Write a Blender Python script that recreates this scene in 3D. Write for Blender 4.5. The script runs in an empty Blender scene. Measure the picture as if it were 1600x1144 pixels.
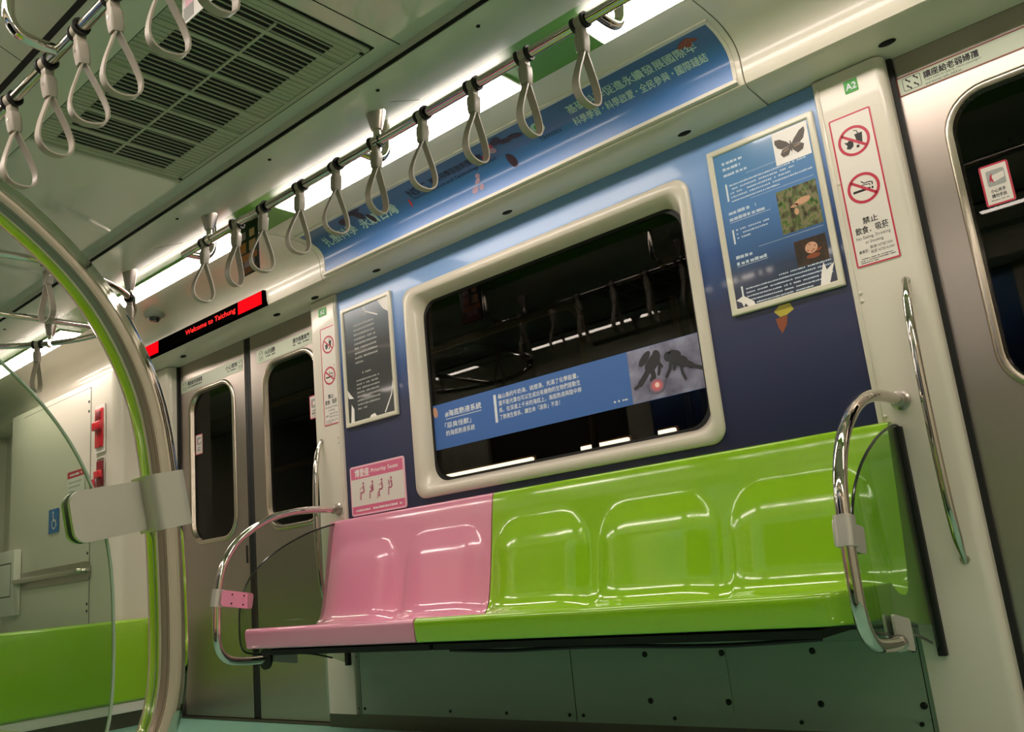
import bpy, bmesh, math, random
from mathutils import Matrix, Vector
random.seed(7)
PI = math.pi
S = bpy.context.scene
COL = S.collection

# ---------------------------------------------------------------- camera, world, exposure
W = -2.68                       # near wall plane (far wall is y = 0)
YC = W / 2
cam_d = bpy.data.cameras.new('camera'); cam = bpy.data.objects.new('camera', cam_d); COL.objects.link(cam)
CAM_R = [[0.74930329, 0.65491959, -0.09810662], [0.22296117, -0.10999719, 0.96860154], [-0.62356467, 0.74765029, 0.22844289]]
r_, u_, f_ = (Vector(v) for v in CAM_R)
cam.matrix_world = Matrix(((r_.x, u_.x, -f_.x, 2.03), (r_.y, u_.y, -f_.y, -2.5949), (r_.z, u_.z, -f_.z, .5929), (0, 0, 0, 1)))
cam_d.sensor_width = 36; cam_d.lens = 1370.947 / 1600 * 36; cam_d.clip_start = .01
S.camera = cam
wd = bpy.data.worlds.new('tunnel_dark'); S.world = wd; wd.use_nodes = True
wd.node_tree.nodes['Background'].inputs[0].default_value = (.02, .022, .018, 1)
wd.node_tree.nodes['Background'].inputs[1].default_value = .05
S.view_settings.view_transform = 'Standard'; S.view_settings.look = 'None'
S.view_settings.gamma = 1; S.view_settings.use_curve_mapping = False
S.view_settings.exposure = 0.65
LAMP = 14.0                      # strength of the ceiling light diffusers

# ---------------------------------------------------------------- materials
def lin(c):
    if isinstance(c, str):
        c = c.lstrip('#'); c = [int(c[i:i+2], 16) / 255 for i in (0, 2, 4)]
    return tuple(x / 12.92 if x <= .04045 else ((x + .055) / 1.055) ** 2.4 for x in c) + (1,)
def mat(name, col, rough=.5, metal=0, spec=.5, coat=0, emit=0, bump=0, bscale=60, vary=0, glow=False):
    m = bpy.data.materials.new(name); m.use_nodes = True
    n = m.node_tree.nodes; l = m.node_tree.links; b = n['Principled BSDF']
    b.inputs['Base Color'].default_value = lin(col); b.inputs['Roughness'].default_value = rough
    b.inputs['Metallic'].default_value = metal; b.inputs['Specular IOR Level'].default_value = spec
    b.inputs['Coat Weight'].default_value = coat; b.inputs['Coat Roughness'].default_value = .06
    if emit:
        b.inputs['Emission Color'].default_value = lin(col); b.inputs['Emission Strength'].default_value = emit
        if glow: b.inputs['Base Color'].default_value = (.02, .004, .004, 1)
    if bump or vary:
        tc = n.new('ShaderNodeTexCoord'); nz = n.new('ShaderNodeTexNoise'); nz.inputs['Scale'].default_value = bscale
        nz.inputs['Detail'].default_value = 3
        l.new(tc.outputs['Object'], nz.inputs['Vector'])
        if bump:
            bp = n.new('ShaderNodeBump'); bp.inputs['Strength'].default_value = bump; bp.inputs['Distance'].default_value = .002
            l.new(nz.outputs['Fac'], bp.inputs['Height']); l.new(bp.outputs['Normal'], b.inputs['Normal'])
        if vary:
            hs = n.new('ShaderNodeHueSaturation'); hs.inputs['Color'].default_value = lin(col)
            mr = n.new('ShaderNodeMapRange'); mr.inputs[3].default_value = 1 - vary; mr.inputs[4].default_value = 1 + vary
            l.new(nz.outputs['Fac'], mr.inputs[0]); l.new(mr.outputs[0], hs.inputs['Value']); l.new(hs.outputs[0], b.inputs['Base Color'])
    return m
def brushed(name, col, rough=.32, scale=(3, 90, 160)):
    m = mat(name, col, rough, 1.0); n = m.node_tree.nodes; l = m.node_tree.links; b = n['Principled BSDF']
    tc = n.new('ShaderNodeTexCoord'); mp = n.new('ShaderNodeMapping'); mp.inputs['Scale'].default_value = scale
    nz = n.new('ShaderNodeTexNoise'); nz.inputs['Scale'].default_value = 3; nz.inputs['Detail'].default_value = 4
    l.new(tc.outputs['Object'], mp.inputs[0]); l.new(mp.outputs[0], nz.inputs['Vector'])
    mr = n.new('ShaderNodeMapRange'); mr.inputs[3].default_value = rough - .05; mr.inputs[4].default_value = rough + .1
    l.new(nz.outputs['Fac'], mr.inputs[0]); l.new(mr.outputs[0], b.inputs['Roughness'])
    bp = n.new('ShaderNodeBump'); bp.inputs['Strength'].default_value = .04; bp.inputs['Distance'].default_value = .001
    l.new(nz.outputs['Fac'], bp.inputs['Height']); l.new(bp.outputs['Normal'], b.inputs['Normal'])
    return m
def glass(name, tint, rough=.01, ior=1.5, graze=.8):
    m = bpy.data.materials.new(name); m.use_nodes = True; n = m.node_tree.nodes; l = m.node_tree.links
    n.remove(n['Principled BSDF']); out = n['Material Output']
    tr = n.new('ShaderNodeBsdfTransparent'); tr.inputs[0].default_value = lin(tint)
    gl = n.new('ShaderNodeBsdfGlossy'); gl.inputs['Roughness'].default_value = rough; gl.inputs[0].default_value = (1, 1, 1, 1)
    lw = n.new('ShaderNodeLayerWeight'); lw.inputs[0].default_value = .5; pw = n.new('ShaderNodeMath'); pw.operation = 'POWER'; pw.inputs[1].default_value = 5
    l.new(lw.outputs['Facing'], pw.inputs[0]); r0 = ((ior - 1) / (ior + 1)) ** 2          # Schlick reflectance, the same on both faces
    fr = n.new('ShaderNodeMath'); fr.operation = 'MULTIPLY_ADD'; fr.inputs[1].default_value = (1 - r0) * graze; fr.inputs[2].default_value = r0; l.new(pw.outputs[0], fr.inputs[0]); mx = n.new('ShaderNodeMixShader')
    l.new(fr.outputs[0], mx.inputs[0]); l.new(tr.outputs[0], mx.inputs[1]); l.new(gl.outputs[0], mx.inputs[2]); l.new(mx.outputs[0], out.inputs[0])
    return m
def ramp_mat(name, stops, axis='Z', lo=0, hi=1, rough=.35, coat=.2, noise=0):
    m = mat(name, '#ffffff', rough, coat=coat); n = m.node_tree.nodes; l = m.node_tree.links; b = n['Principled BSDF']
    tc = n.new('ShaderNodeTexCoord'); sp = n.new('ShaderNodeSeparateXYZ'); mr = n.new('ShaderNodeMapRange'); cr = n.new('ShaderNodeValToRGB')
    l.new(tc.outputs['Object'], sp.inputs[0]); l.new(sp.outputs[axis], mr.inputs[0]); mr.inputs[1].default_value = lo; mr.inputs[2].default_value = hi
    if noise:
        nz = n.new('ShaderNodeTexNoise'); nz.inputs['Scale'].default_value = 6; l.new(tc.outputs['Object'], nz.inputs['Vector'])
        ad = n.new('ShaderNodeMath'); ad.operation = 'MULTIPLY_ADD'; l.new(nz.outputs['Fac'], ad.inputs[0]); ad.inputs[1].default_value = noise
        l.new(mr.outputs[0], ad.inputs[2]); l.new(ad.outputs[0], cr.inputs[0])
    else: l.new(mr.outputs[0], cr.inputs[0])
    e = cr.color_ramp.elements
    e[0].position, e[0].color = stops[0][0], lin(stops[0][1]); e[1].position, e[1].color = stops[-1][0], lin(stops[-1][1])
    for p, c in stops[1:-1]: x = e.new(p); x.color = lin(c)
    l.new(cr.outputs[0], b.inputs['Base Color'])
    return m
def noise_mat(name, cols, scale=40, rough=.4, stretch=(1, 1, 1)):
    m = mat(name, '#ffffff', rough); n = m.node_tree.nodes; l = m.node_tree.links; b = n['Principled BSDF']
    tc = n.new('ShaderNodeTexCoord'); mp = n.new('ShaderNodeMapping'); mp.inputs['Scale'].default_value = stretch
    nz = n.new('ShaderNodeTexNoise'); nz.inputs['Scale'].default_value = scale; nz.inputs['Detail'].default_value = 5; cr = n.new('ShaderNodeValToRGB')
    l.new(tc.outputs['Object'], mp.inputs[0]); l.new(mp.outputs[0], nz.inputs['Vector']); l.new(nz.outputs['Fac'], cr.inputs[0])
    e = cr.color_ramp.elements; k = len(cols)
    e[0].position, e[0].color = .32, lin(cols[0]); e[1].position, e[1].color = .68, lin(cols[-1])
    for i, c in enumerate(cols[1:-1]): x = e.new(.32 + .36 * (i + 1) / (k - 1)); x.color = lin(c)
    l.new(cr.outputs[0], b.inputs['Base Color'])
    return m
M = {}
M['cream'] = mat('cream_panel', '#dcd5c6', .32, coat=.25)
M['cove'] = mat('cove_gelcoat', '#dad4c4', .3, coat=.3)
M['ceil'] = mat('ceiling_panel', '#d3d6c8', .12, coat=.8)
M['ceil2'] = mat('ceiling_side_panel', '#ccd0c0', .3, spec=.35, coat=.12)
M['greenband'] = mat('green_band_paint', '#5f9a2a', .35)
M['floor'] = mat('teal_floor', '#7fb5a0', .35, vary=.08, bscale=30)
M['steel'] = brushed('brushed_door_steel', '#b5aaa2', .34)
M['bezel'] = brushed('door_window_rim', '#cfc4b4', .22)
M['chrome'] = mat('polished_stainless', '#d0c9c0', .045, 1)
M['satin'] = mat('satin_stainless', '#b9b2aa', .3, 1)
M['black'] = mat('black_rubber', '#0c0c0b', .6)
M['gap'] = mat('dark_gap', '#060606', .8)
M['lime'] = mat('lime_moulding', '#92c524', .12, coat=.6)
M['pink'] = mat('pink_moulding', '#e796b2', .12, coat=.6)
M['wrap'] = ramp_mat('blue_wall_wrap', [(0, '#23284a'), (.45, '#2b3358'), (.62, '#3d5c96'), (.78, '#6d92cc'), (.88, '#86abde'), (1, '#6d97cf')], 'Z', .85, 2.0)
M['lower'] = mat('green_grey_lower_panel', '#8fa08c', .3, coat=.2)
M['skirt'] = brushed('skirting_steel', '#6b675c', .4)
M['frame'] = mat('window_surround', '#d8d0c0', .3, coat=.3)
M['winglass'] = glass('dark_window_glass', '#b4b4a8', .004, 1.36, .55)
M['panel_glass'] = glass('clear_partition_glass', '#dfe8de', .004, 1.25, .35)
M['grip'] = mat('grey_grip_plastic', '#a59c8e', .4)
M['gripbody'] = mat('grey_grip_sleeve', '#a39b8f', .45)
M['white'] = mat('white_vinyl', '#e6e0d8', .4)
M['paper'] = mat('white_print', '#f2eeea', .45)
M['red'] = mat('sign_red', '#c22f48', .4)
M['ink'] = mat('black_print', '#17181a', .5)
M['greensign'] = mat('green_sign', '#2f9a2c', .4)
M['pinksign'] = mat('pink_sign', '#dd6f93', .4)
M['pinkwhite'] = mat('pale_pink_print', '#f3c3d0', .4)
M['pinkink'] = mat('rose_print', '#b8627b', .5)
M['bluesticker'] = mat('blue_window_sticker', '#3f6cb4', .4)
M['bluewheel'] = mat('blue_access_sticker', '#1d6db5', .4)
M['signplate'] = mat('pale_grey_green_sign', '#c3cbb5', .4)
M['redline'] = mat('brown_red_border', '#8c3a2c', .4)
M['alu'] = mat('poster_frame_cream', '#d8d3c0', .3, coat=.2)
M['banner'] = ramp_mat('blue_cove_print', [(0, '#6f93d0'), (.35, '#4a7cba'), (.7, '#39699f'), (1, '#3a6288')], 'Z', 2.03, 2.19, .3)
M['bluePoster'] = ramp_mat('blue_poster_print', [(0, '#262d44'), (.2, '#34435f'), (.34, '#47699b'), (.6, '#5c86bf'), (1, '#5b8cba')], 'Z', 1.345, 1.885, .25, .5)
M['darkPoster'] = ramp_mat('dark_poster_print', [(0, '#343838'), (.6, '#4a4b4e'), (.85, '#5f6a78'), (1, '#6f8298')], 'Z', 1.345, 1.885, .25, .5)
M['textpale'] = mat('pale_print', '#dfe6ea', .5)
M['textdim'] = mat('dim_pale_print', '#c0d0df', .5)
M['textmint'] = mat('mint_print', '#b4d0c4', .5)
M['textgrey'] = mat('grey_print', '#a6a7a4', .5)
M['inknavy'] = mat('navy_print', '#1f2f4d', .5)
M['lamp'] = mat('light_diffuser', '#ffefe3', .4, emit=LAMP)
M['lamphouse'] = mat('light_housing', '#d8d8c8', .35)
M['ledred'] = mat('red_led', '#ff0010', .6, emit=.75, spec=0, glow=True)
M['ledtext'] = mat('red_led_text', '#ff2a26', .6, emit=.9, spec=0, glow=True)
M['ledblack'] = mat('led_screen_black', '#050404', .8, spec=0)
M['redplastic'] = mat('red_handle_plastic', '#d2182c', .25, coat=.4)
M['darkred'] = mat('dark_red_recess', '#7d1420', .4)
M['cctv'] = mat('grey_camera_housing', '#8f9488', .4)
M['lens'] = mat('black_dome', '#0a0a0b', .05, coat=1)
M['grille'] = mat('vent_grille_paint', '#a8ad98', .45)
M['grilledark'] = mat('vent_inside', '#141611', .7)
M['yellow'] = mat('yellow_rail_paint', '#b5801c', .5)
M['tunnel'] = mat('tunnel_concrete', '#2c2a26', .9, vary=.2, bscale=3)
M['brownpost'] = mat('rusty_post', '#5a3522', .7)
M['leafphoto'] = noise_mat('undergrowth_print', ['#2b2620', '#5a4a3c', '#4f6b35', '#8d7c66', '#5a7a35', '#2f4422'], 55, .35, (1, 1, .6))
M['seafloor'] = noise_mat('grey_seabed_print', ['#5d5a70', '#77748c', '#8b8aa6', '#9a9bb5'], 14, .35)
M['diver'] = mat('diver_print', '#2c2d33', .4)
M['glow'] = mat('pink_glow_print', '#ef7f86', .4)
M['glow2'] = mat('pale_glow_print', '#ffd9d2', .4)
M['moonbg'] = noise_mat('brown_night_print', ['#2a2520', '#3b2f25', '#4e3a28'], 30, .35)
M['moon'] = mat('peach_print', '#d6a488', .4)
M['rust'] = mat('rust_print', '#8f4a2c', .4)
M['butterfly'] = mat('butterfly_print', '#4a4038', .4)
M['butterfly2'] = mat('butterfly_light_print', '#8a7560', .4)
M['mushroom'] = mat('tan_print', '#d0a080', .4)
M['olive'] = mat('olive_print', '#b9a83a', .4)
M['purple'] = mat('plum_print', '#3a2636', .4)
M['coral'] = mat('coral_print', '#c0394a', .4)
M['tan'] = mat('mauve_print', '#a98a9c', .4)
M['poster_dark'] = mat('dark_card_print', '#23262b', .4)
M['orange'] = mat('orange_card_print', '#b9703f', .4)
M['edge'] = mat('dark_glass_edge', '#16241c', .15)
M['edge_light'] = mat('pale_glass_edge', '#a9bca8', .15)
M['clampsteel'] = mat('clamp_steel', '#cfcac2', .38, .55)
M['screw'] = mat('dark_screw', '#1c2019', .4, .6)

# ---------------------------------------------------------------- mesh builder
class MB:
    def __init__(s): s.b = bmesh.new()
    def box(s, x0, x1, y0, y1, z0, z1, bev=0):
        bb = bmesh.new(); bmesh.ops.create_cube(bb, size=1)
        for v in bb.verts: v.co = Vector(((x0 + x1) / 2 + v.co.x * (x1 - x0), (y0 + y1) / 2 + v.co.y * (y1 - y0), (z0 + z1) / 2 + v.co.z * (z1 - z0)))
        if bev: bmesh.ops.bevel(bb, geom=list(bb.edges), offset=bev, segments=3, affect='EDGES', profile=.5)
        s.merge(bb); return s
    def merge(s, bb, mtx=None):
        mp = {v: s.b.verts.new(mtx @ v.co if mtx else v.co) for v in bb.verts}
        for f in bb.faces:
            try: s.b.faces.new([mp[v] for v in f.verts])
            except ValueError: pass
        bb.free()
    def loft(s, loops, closed=True, caps=True):
        vs = [[s.b.verts.new(p) for p in L] for L in loops]; n = len(vs[0])
        for a, b in zip(vs, vs[1:]):
            for i in range(n if closed else n - 1):
                j = (i + 1) % n; s.b.faces.new((a[i], a[j], b[j], b[i]))
        if caps and closed:
            s.b.faces.new(vs[0][::-1]); s.b.faces.new(vs[-1])
        return s
    def prism(s, pts, fn, a, b):              # 2-D polygon pts, fn(u, v, w) -> point, from w = a to w = b
        return s.loft([[fn(u, v, a) for u, v in pts], [fn(u, v, b) for u, v in pts]])
    def tube(s, path, r, n=14, caps=True, closed=False):
        P = [Vector(p) for p in path]; m = len(P); R = r if isinstance(r, (list, tuple)) else [r] * m
        T = []
        for i in range(m):
            a = P[(i - 1) % m] if (closed or i) else P[0]; b = P[(i + 1) % m] if (closed or i < m - 1) else P[-1]
            T.append((b - a).normalized())
        t = T[0]; nrm = t.orthogonal().normalized(); loops = []
        for i in range(m):
            nrm = (nrm - nrm.dot(T[i]) * T[i]).normalized(); bn = T[i].cross(nrm)
            loops.append([P[i] + R[i] * (math.cos(2 * PI * k / n) * nrm + math.sin(2 * PI * k / n) * bn) for k in range(n)])
        if closed: loops.append(loops[0]); s.loft(loops, caps=False)
        else: s.loft(loops, caps=caps)
        return s
    def lathe(s, prof, o=(0, 0, 0), n=20, axis='Z'):     # prof: (radius, height)
        loops = []
        for r, h in prof:
            L = []
            for k in range(n):
                a = 2 * PI * k / n; c, d = max(r, 1e-5) * math.cos(a), max(r, 1e-5) * math.sin(a)
                p = {'Z': (c, d, h), 'Y': (c, h, d), 'X': (h, c, d)}[axis]
                L.append(Vector(p) + Vector(o))
            loops.append(L)
        return s.loft(loops)
    def build(s, name, m, parent=None, smooth=True, angle=35):
        bmesh.ops.recalc_face_normals(s.b, faces=s.b.faces)
        me = bpy.data.meshes.new(name); s.b.to_mesh(me); s.b.free()
        me.materials.append(M[m] if isinstance(m, str) else m)
        if smooth:
            me.polygons.foreach_set('use_smooth', [True] * len(me.polygons)); me.set_sharp_from_angle(angle=math.radians(angle))
        o = bpy.data.objects.new(name, me); COL.objects.link(o)
        if parent: o.parent = parent
        return o
def empty(name, loc=(0, 0, 0), rot=(0, 0, 0)):
    o = bpy.data.objects.new(name, None); COL.objects.link(o); o.location = loc; o.rotation_euler = rot; o.empty_display_size = .05
    return o
def tag(o, label, cat, group=None):
    o['label'] = label; o['category'] = cat
    if group: o['group'] = group
    return o
def struct(o, label=None):
    o['kind'] = 'structure'
    if label: o['label'] = label
    return o
def kids(o): return [c for c in bpy.data.objects if c.parent is o]
def copy_tree(o, parent=None):
    c = o.copy(); COL.objects.link(c)
    if parent: c.parent = parent
    for ch in list(o.children): copy_tree(ch, c)
    return c
def rr(x0, x1, y0, y1, r, n=6):              # rounded rectangle loop in 2-D
    P = []
    for cx, cy, a in ((x1 - r, y1 - r, 0), (x0 + r, y1 - r, PI / 2), (x0 + r, y0 + r, PI), (x1 - r, y0 + r, 1.5 * PI)):
        for k in range(n + 1):
            t = a + PI / 2 * k / n; P.append((cx + r * math.cos(t), cy + r * math.sin(t)))
    return P
def smooth_path(pts, k=6):                   # Catmull-Rom
    P = [Vector(p) for p in pts]; out = []
    for i in range(len(P) - 1):
        a, b, c, d = P[max(i - 1, 0)], P[i], P[i + 1], P[min(i + 2, len(P) - 1)]
        for j in range(k):
            t = j / k
            out.append(.5 * ((2 * b) + (c - a) * t + (2 * a - 5 * b + 4 * c - d) * t * t + (3 * b - a - 3 * c + d) * t ** 3))
    return out + [P[-1]]
XZ = lambda y: (lambda u, v, w: (u, y + w, v))

# ---------------------------------------------------------------- lettering
_tc = {}
def glyphs(s):
    if s not in _tc:
        cu = bpy.data.curves.new('t', 'FONT'); cu.body = s; cu.size = 1; cu.resolution_u = 2
        o = bpy.data.objects.new('t', cu); COL.objects.link(o); bpy.context.view_layer.update()
        me = bpy.data.meshes.new_from_object(o.evaluated_get(bpy.context.evaluated_depsgraph_get()))
        V = [(v.co.x, v.co.y) for v in me.vertices]; F = [tuple(p.vertices) for p in me.polygons]
        bpy.data.objects.remove(o); bpy.data.curves.remove(cu); bpy.data.meshes.remove(me)
        _tc[s] = (V, F)
    return _tc[s]
def put_text(mb, s, x0, x1, yb, h, fn, align='fit', bold=0):
    """lettering from x0 to x1 on base line yb with height h; fn maps (u, v) to 3-D"""
    V, F = glyphs(s)
    if not V: return
    a = min(v[0] for v in V); b = max(v[0] for v in V); lo = min(v[1] for v in V); hi = max(v[1] for v in V)
    sy = h / (hi - lo); sx = (x1 - x0) / (b - a)
    offs = [(0, 0)] if not bold else [(-bold, 0), (bold, 0), (0, bold), (0, -bold)]
    for i, (dx, dy) in enumerate(offs):
        vs = [mb.b.verts.new(fn(x0 + (v[0] - a) * sx + dx, yb + (v[1] - lo) * sy + dy, i * .00003)) for v in V]
        for f in F:
            try: mb.b.faces.new([vs[k] for k in f])
            except ValueError: pass
def marks(mb, x0, x1, yb, h, fn, fill=1.0, size=None):
    """a line of print too small to read: little blocks of uneven width"""
    x = x0; w = size or h; e = x0 + (x1 - x0) * fill
    while x < e:
        k = w * random.uniform(.65, 1)
        h_ = h * .8
        if random.random() > .08:
            hh = h_ * random.uniform(.75, 1)
            vs = [mb.b.verts.new(fn(u, v, 0)) for u, v in ((x, yb), (min(x + k, e), yb), (min(x + k, e), yb + hh), (x, yb + hh))]
            mb.b.faces.new(vs)
        x += w * 1.05
def text(parent, material, s, x0, x1, yb, h, fn, bold=0, name='lettering'):
    m = MB(); put_text(m, s, x0, x1, yb, h, fn, bold=bold); return m.build(name, material, parent, smooth=False)
def small_print(parent, material, lines, fn):
    """paragraph too small to read: lines of (x0, x1, base, height, fill, block)"""
    m = MB()
    for x0, x1, yb, h, fill, size in lines: marks(m, x0, x1, yb, h, fn, fill, size)
    o = m.build('small_print', material, parent, smooth=False); o['kind'] = 'stuff'; return o
def poly(mb, pts, fn, w=0):
    mb.b.faces.new([mb.b.verts.new(fn(u, v, w)) for u, v in pts])
def disc(mb, cx, cy, r0, r1, fn, n=40, w=0):
    for k in range(n):
        a, b = 2 * PI * k / n, 2 * PI * (k + 1) / n
        q = [(cx + r1 * math.cos(a), cy + r1 * math.sin(a)), (cx + r1 * math.cos(b), cy + r1 * math.sin(b)), (cx + r0 * math.cos(b), cy + r0 * math.sin(b)), (cx + r0 * math.cos(a), cy + r0 * math.sin(a))]
        if r0 == 0: q = q[:2] + [(cx, cy)]
        poly(mb, q, fn, w)
def ell(cx, cy, a, b, rot=0, n=20):
    c, s = math.cos(rot), math.sin(rot)
    return [(cx + a * math.cos(t) * c - b * math.sin(t) * s, cy + a * math.cos(t) * s + b * math.sin(t) * c) for t in (2 * PI * k / n for k in range(n))]
def stroke(mb, pts, w, fn, z=0):             # polyline of width w
    for (ax, ay), (bx, by) in zip(pts, pts[1:]):
        d = math.hypot(bx - ax, by - ay) or 1; nx, ny = -(by - ay) / d * w / 2, (bx - ax) / d * w / 2
        poly(mb, [(ax + nx, ay + ny), (bx + nx, by + ny), (bx - nx, by - ny), (ax - nx, ay - ny)], fn, z)
def flat(y):                                 # print lying on a plane facing the aisle
    return lambda u, v, w=0: (u, y - w, v)

# ---------------------------------------------------------------- side of the car, built once, near side as a turned copy
COVE = [(-.14, 2.0), (-.155, 2.008), (-.162, 2.03), (-.164, 2.07), (-.167, 2.10), (-.18, 2.125), (-.20, 2.143), (-.225, 2.155), (-.26, 2.166), (-.31, 2.172), (-.38, 2.173), (-.46, 2.17)]
def cove_piece(x0, x1, ywall):
    prof = [(ywall, 1.987)] + COVE + [(-.46, 2.32), (ywall, 2.32)]
    mb = MB(); mb.prism(prof, lambda u, v, w: (w, u, v), x0, x1); return mb
def latch(x, parent, y=-.05, z=1.993):
    m = MB(); bb = bmesh.new(); bmesh.ops.create_uvsphere(bb, u_segments=16, v_segments=8, radius=1)
    for v in bb.verts: v.co = Vector((x + v.co.x * .026, y + v.co.y * .013, z + v.co.z * .006))
    m.merge(bb); return m.build('latch', 'gap', parent)

TURN = Matrix.Translation((0, W, 0)) @ Matrix.Rotation(PI, 4, 'Z')
def turned(o):                               # copy of a whole thing on the near side of the car
    bpy.context.view_layer.update(); mw = o.matrix_world.copy(); c = copy_tree(o); c.matrix_world = TURN @ mw; return c

near_src = []
# floor, ceiling
struct(MB().box(-5.3, 4.2, W - .1, .1, -.06, 0).build('floor', 'floor'))
ZC0, ZC1 = 2.07, 2.028
m = MB(); m.box(-5.3, 4.2, YC - .295, YC + .295, ZC0, ZC0 + .05)
ceil = struct(m.build('ceiling', 'ceil'))
for i, x in enumerate((-3.35, -1.69, .45, 2.1)):
    m = MB(); m.box(x - .0015, x + .0015, YC - .29, YC + .29, ZC0 - .0012, ZC0 + .001); m.build('panel_seam', 'gap', ceil)
n_trim = [0]
def trim(mb, material, label=None, angle=35):
    n_trim[0] += 1; return struct(mb.build('trim_%d' % n_trim[0], material, angle=angle), label)
yin = YC + .295
OUT = [(-.76, 2.104), (-.905, 2.042), (yin + .012, ZC1)]
m = MB(); m.prism(OUT + [(yin, ZC1), (yin, ZC0 + .05), (-.76, 2.32)], lambda u, v, w: (w, u, v), -5.3, 4.2)
sidec = trim(m, 'ceil2')
m = MB(); m.box(-5.3, 4.2, yin - .004, yin + .002, ZC1 + .003, ZC1 + .014); m.build('dark_gap', 'gap', sidec)
def zat(y):
    for (a, b), (c, d) in zip(OUT, OUT[1:]):
        if y >= c or (c, d) == OUT[-1]: return b + (y - a) / (c - a) * (d - b)
for x in (-3.9, -2.6, -1.75, -.9, -.287, .275, .689, 1.55): 
    m = MB(); m.lathe([(.006, -.003), (.006, .003)], (x, -.985, zat(-.985)), 10); m.build('rivet', 'gap', sidec)
for x in (-2.9, -1.25, .235, 1.9):
    m = MB(); m.loft([[(x - .001, y, zat(y) - .0008), (x + .001, y, zat(y) - .0008), (x + .001, y, zat(y) + .002), (x - .001, y, zat(y) + .002)] for y in (-.77, -.898)]); m.build('panel_seam', 'gap', sidec)
near_src.append(sidec)
m = MB(); m.loft([[(x, W - y, zat(y) + e) for y, e in ((-.905, -.0012), (-.891, -.0012), (-.891, .002), (-.905, .002))] for x in (-5.3, 4.2)]); struct(m.build('trim_99', 'gap'))
m = MB(); m.prism([(-.455, 2.171), (-.62, 2.171), (-.70, 2.13), (-.76, 2.104), (-.76, 2.32), (-.455, 2.32)], lambda u, v, w: (w, u, v), -5.3, 4.2)
near_src.append(trim(m, 'greenband'))
for a, b, yw, lat in ((-1.098, 1.058, .02, (.777, -.036, -.838)), (-5.3, -1.102, .14, (-1.3, -1.62, -2.55, -3.2)), (1.062, 4.2, .14, (1.46, 2.6))):
    t = trim(cove_piece(a, b, yw), 'cove', angle=40)
    for x in lat: latch(x, t)
    near_src.append(t)
# ---- far wall of the bench bay
WX0, WX1, WZ0, WZ1 = -.725, .735, .933, 1.866
m = MB()
for b in ((-1.215, WX0 + .03, .34, 1.99), (WX1 - .03, 1.225, .34, 1.99), (WX0 + .03, WX1 - .03, .34, WZ0 + .03), (WX0 + .03, WX1 - .03, WZ1 - .03, 1.99)):
    m.box(b[0], b[1], 0, .04, b[2], b[3])
wallf = struct(m.build('wall_far', 'wrap', smooth=False)); near_src.append(wallf)
# the lower panel, its seams, screws
m = MB(); m.box(-1.42, 1.42, 0, .04, .062, .34); lowf = trim(m, 'lower')
for x in (-1.178, 0, 1.198):
    m = MB(); m.box(x - .0013, x + .0013, -.0008, .002, .064, .338); m.build('panel_seam', 'gap', lowf)
for x, z in ((-1.2, .085), (-1.155, .085), (-.63, .085), (-.33, .085), (-.03, .085), (.03, .085), (.4, .085), (.83, .085), (1.17, .09), (-1.2, .3), (1.225, .09)):
    m = MB(); m.lathe([(.006, -.004), (.006, .002)], (x, 0, z), 12, 'Y'); m.build('screw', 'screw', lowf)
near_src.append(lowf)
m = MB(); m.box(-1.42, 1.42, .01, .05, 0, .062); b_ = struct(m.build('baseboard_far', 'skirt')); near_src.append(b_)
# access panel
for px_, sx_, lb_ in ((.46, .143, 'square access panel with four screws low under the middle of the green bench'), (1.042, .143, 'square access panel with four screws low under the right end of the green bench')):
    ap = tag(empty('access_panel', (px_, 0, .2)), lb_, 'access panel', 'access panels under the bench')
    m = MB(); m.prism(rr(-.165, .155, -.1, .11, .006, 3), XZ(0), -.0025, .002); m.build('panel', 'lower', ap)
    for x in (-sx_, sx_):
        for z in (-.062, .085):
            m = MB(); m.lathe([(.0095, 0), (.0095, -.003), (.006, -.006)], (x, -.0025, z), 14, 'Y'); m.build('screw', 'screw', ap)
# ---- window: surround, gasket, pane
def ring_loft(loops): return [[(u, y, v) for u, v in rr(*a)] for y, a in loops]
def wrect(i, r): return (WX0 + i, WX1 - i, WZ0 + i, WZ1 - i, r, 8)
win = struct(empty('window_1'))
m = MB(); m.loft(ring_loft([(.02, wrect(0, .055)), (-.008, wrect(0, .055)), (-.014, wrect(.006, .05)), (-.014, wrect(.034, .05)), (-.008, wrect(.042, .055)), (.052, wrect(.066, .075)), (.07, wrect(.066, .075))]), caps=False)
m.build('window_frame', 'frame', win, angle=50)
m = MB(); m.loft(ring_loft([(.062, wrect(.06, .075)), (.05, wrect(.062, .075)), (.05, wrect(.076, .08)), (.064, wrect(.078, .08))]), caps=False); m.build('gasket', 'black', win)
m = MB(); m.prism(rr(*wrect(.064, .075)), XZ(.056), 0, .005); m.build('window_pane', 'winglass', win)
near_src.append(win)
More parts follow.
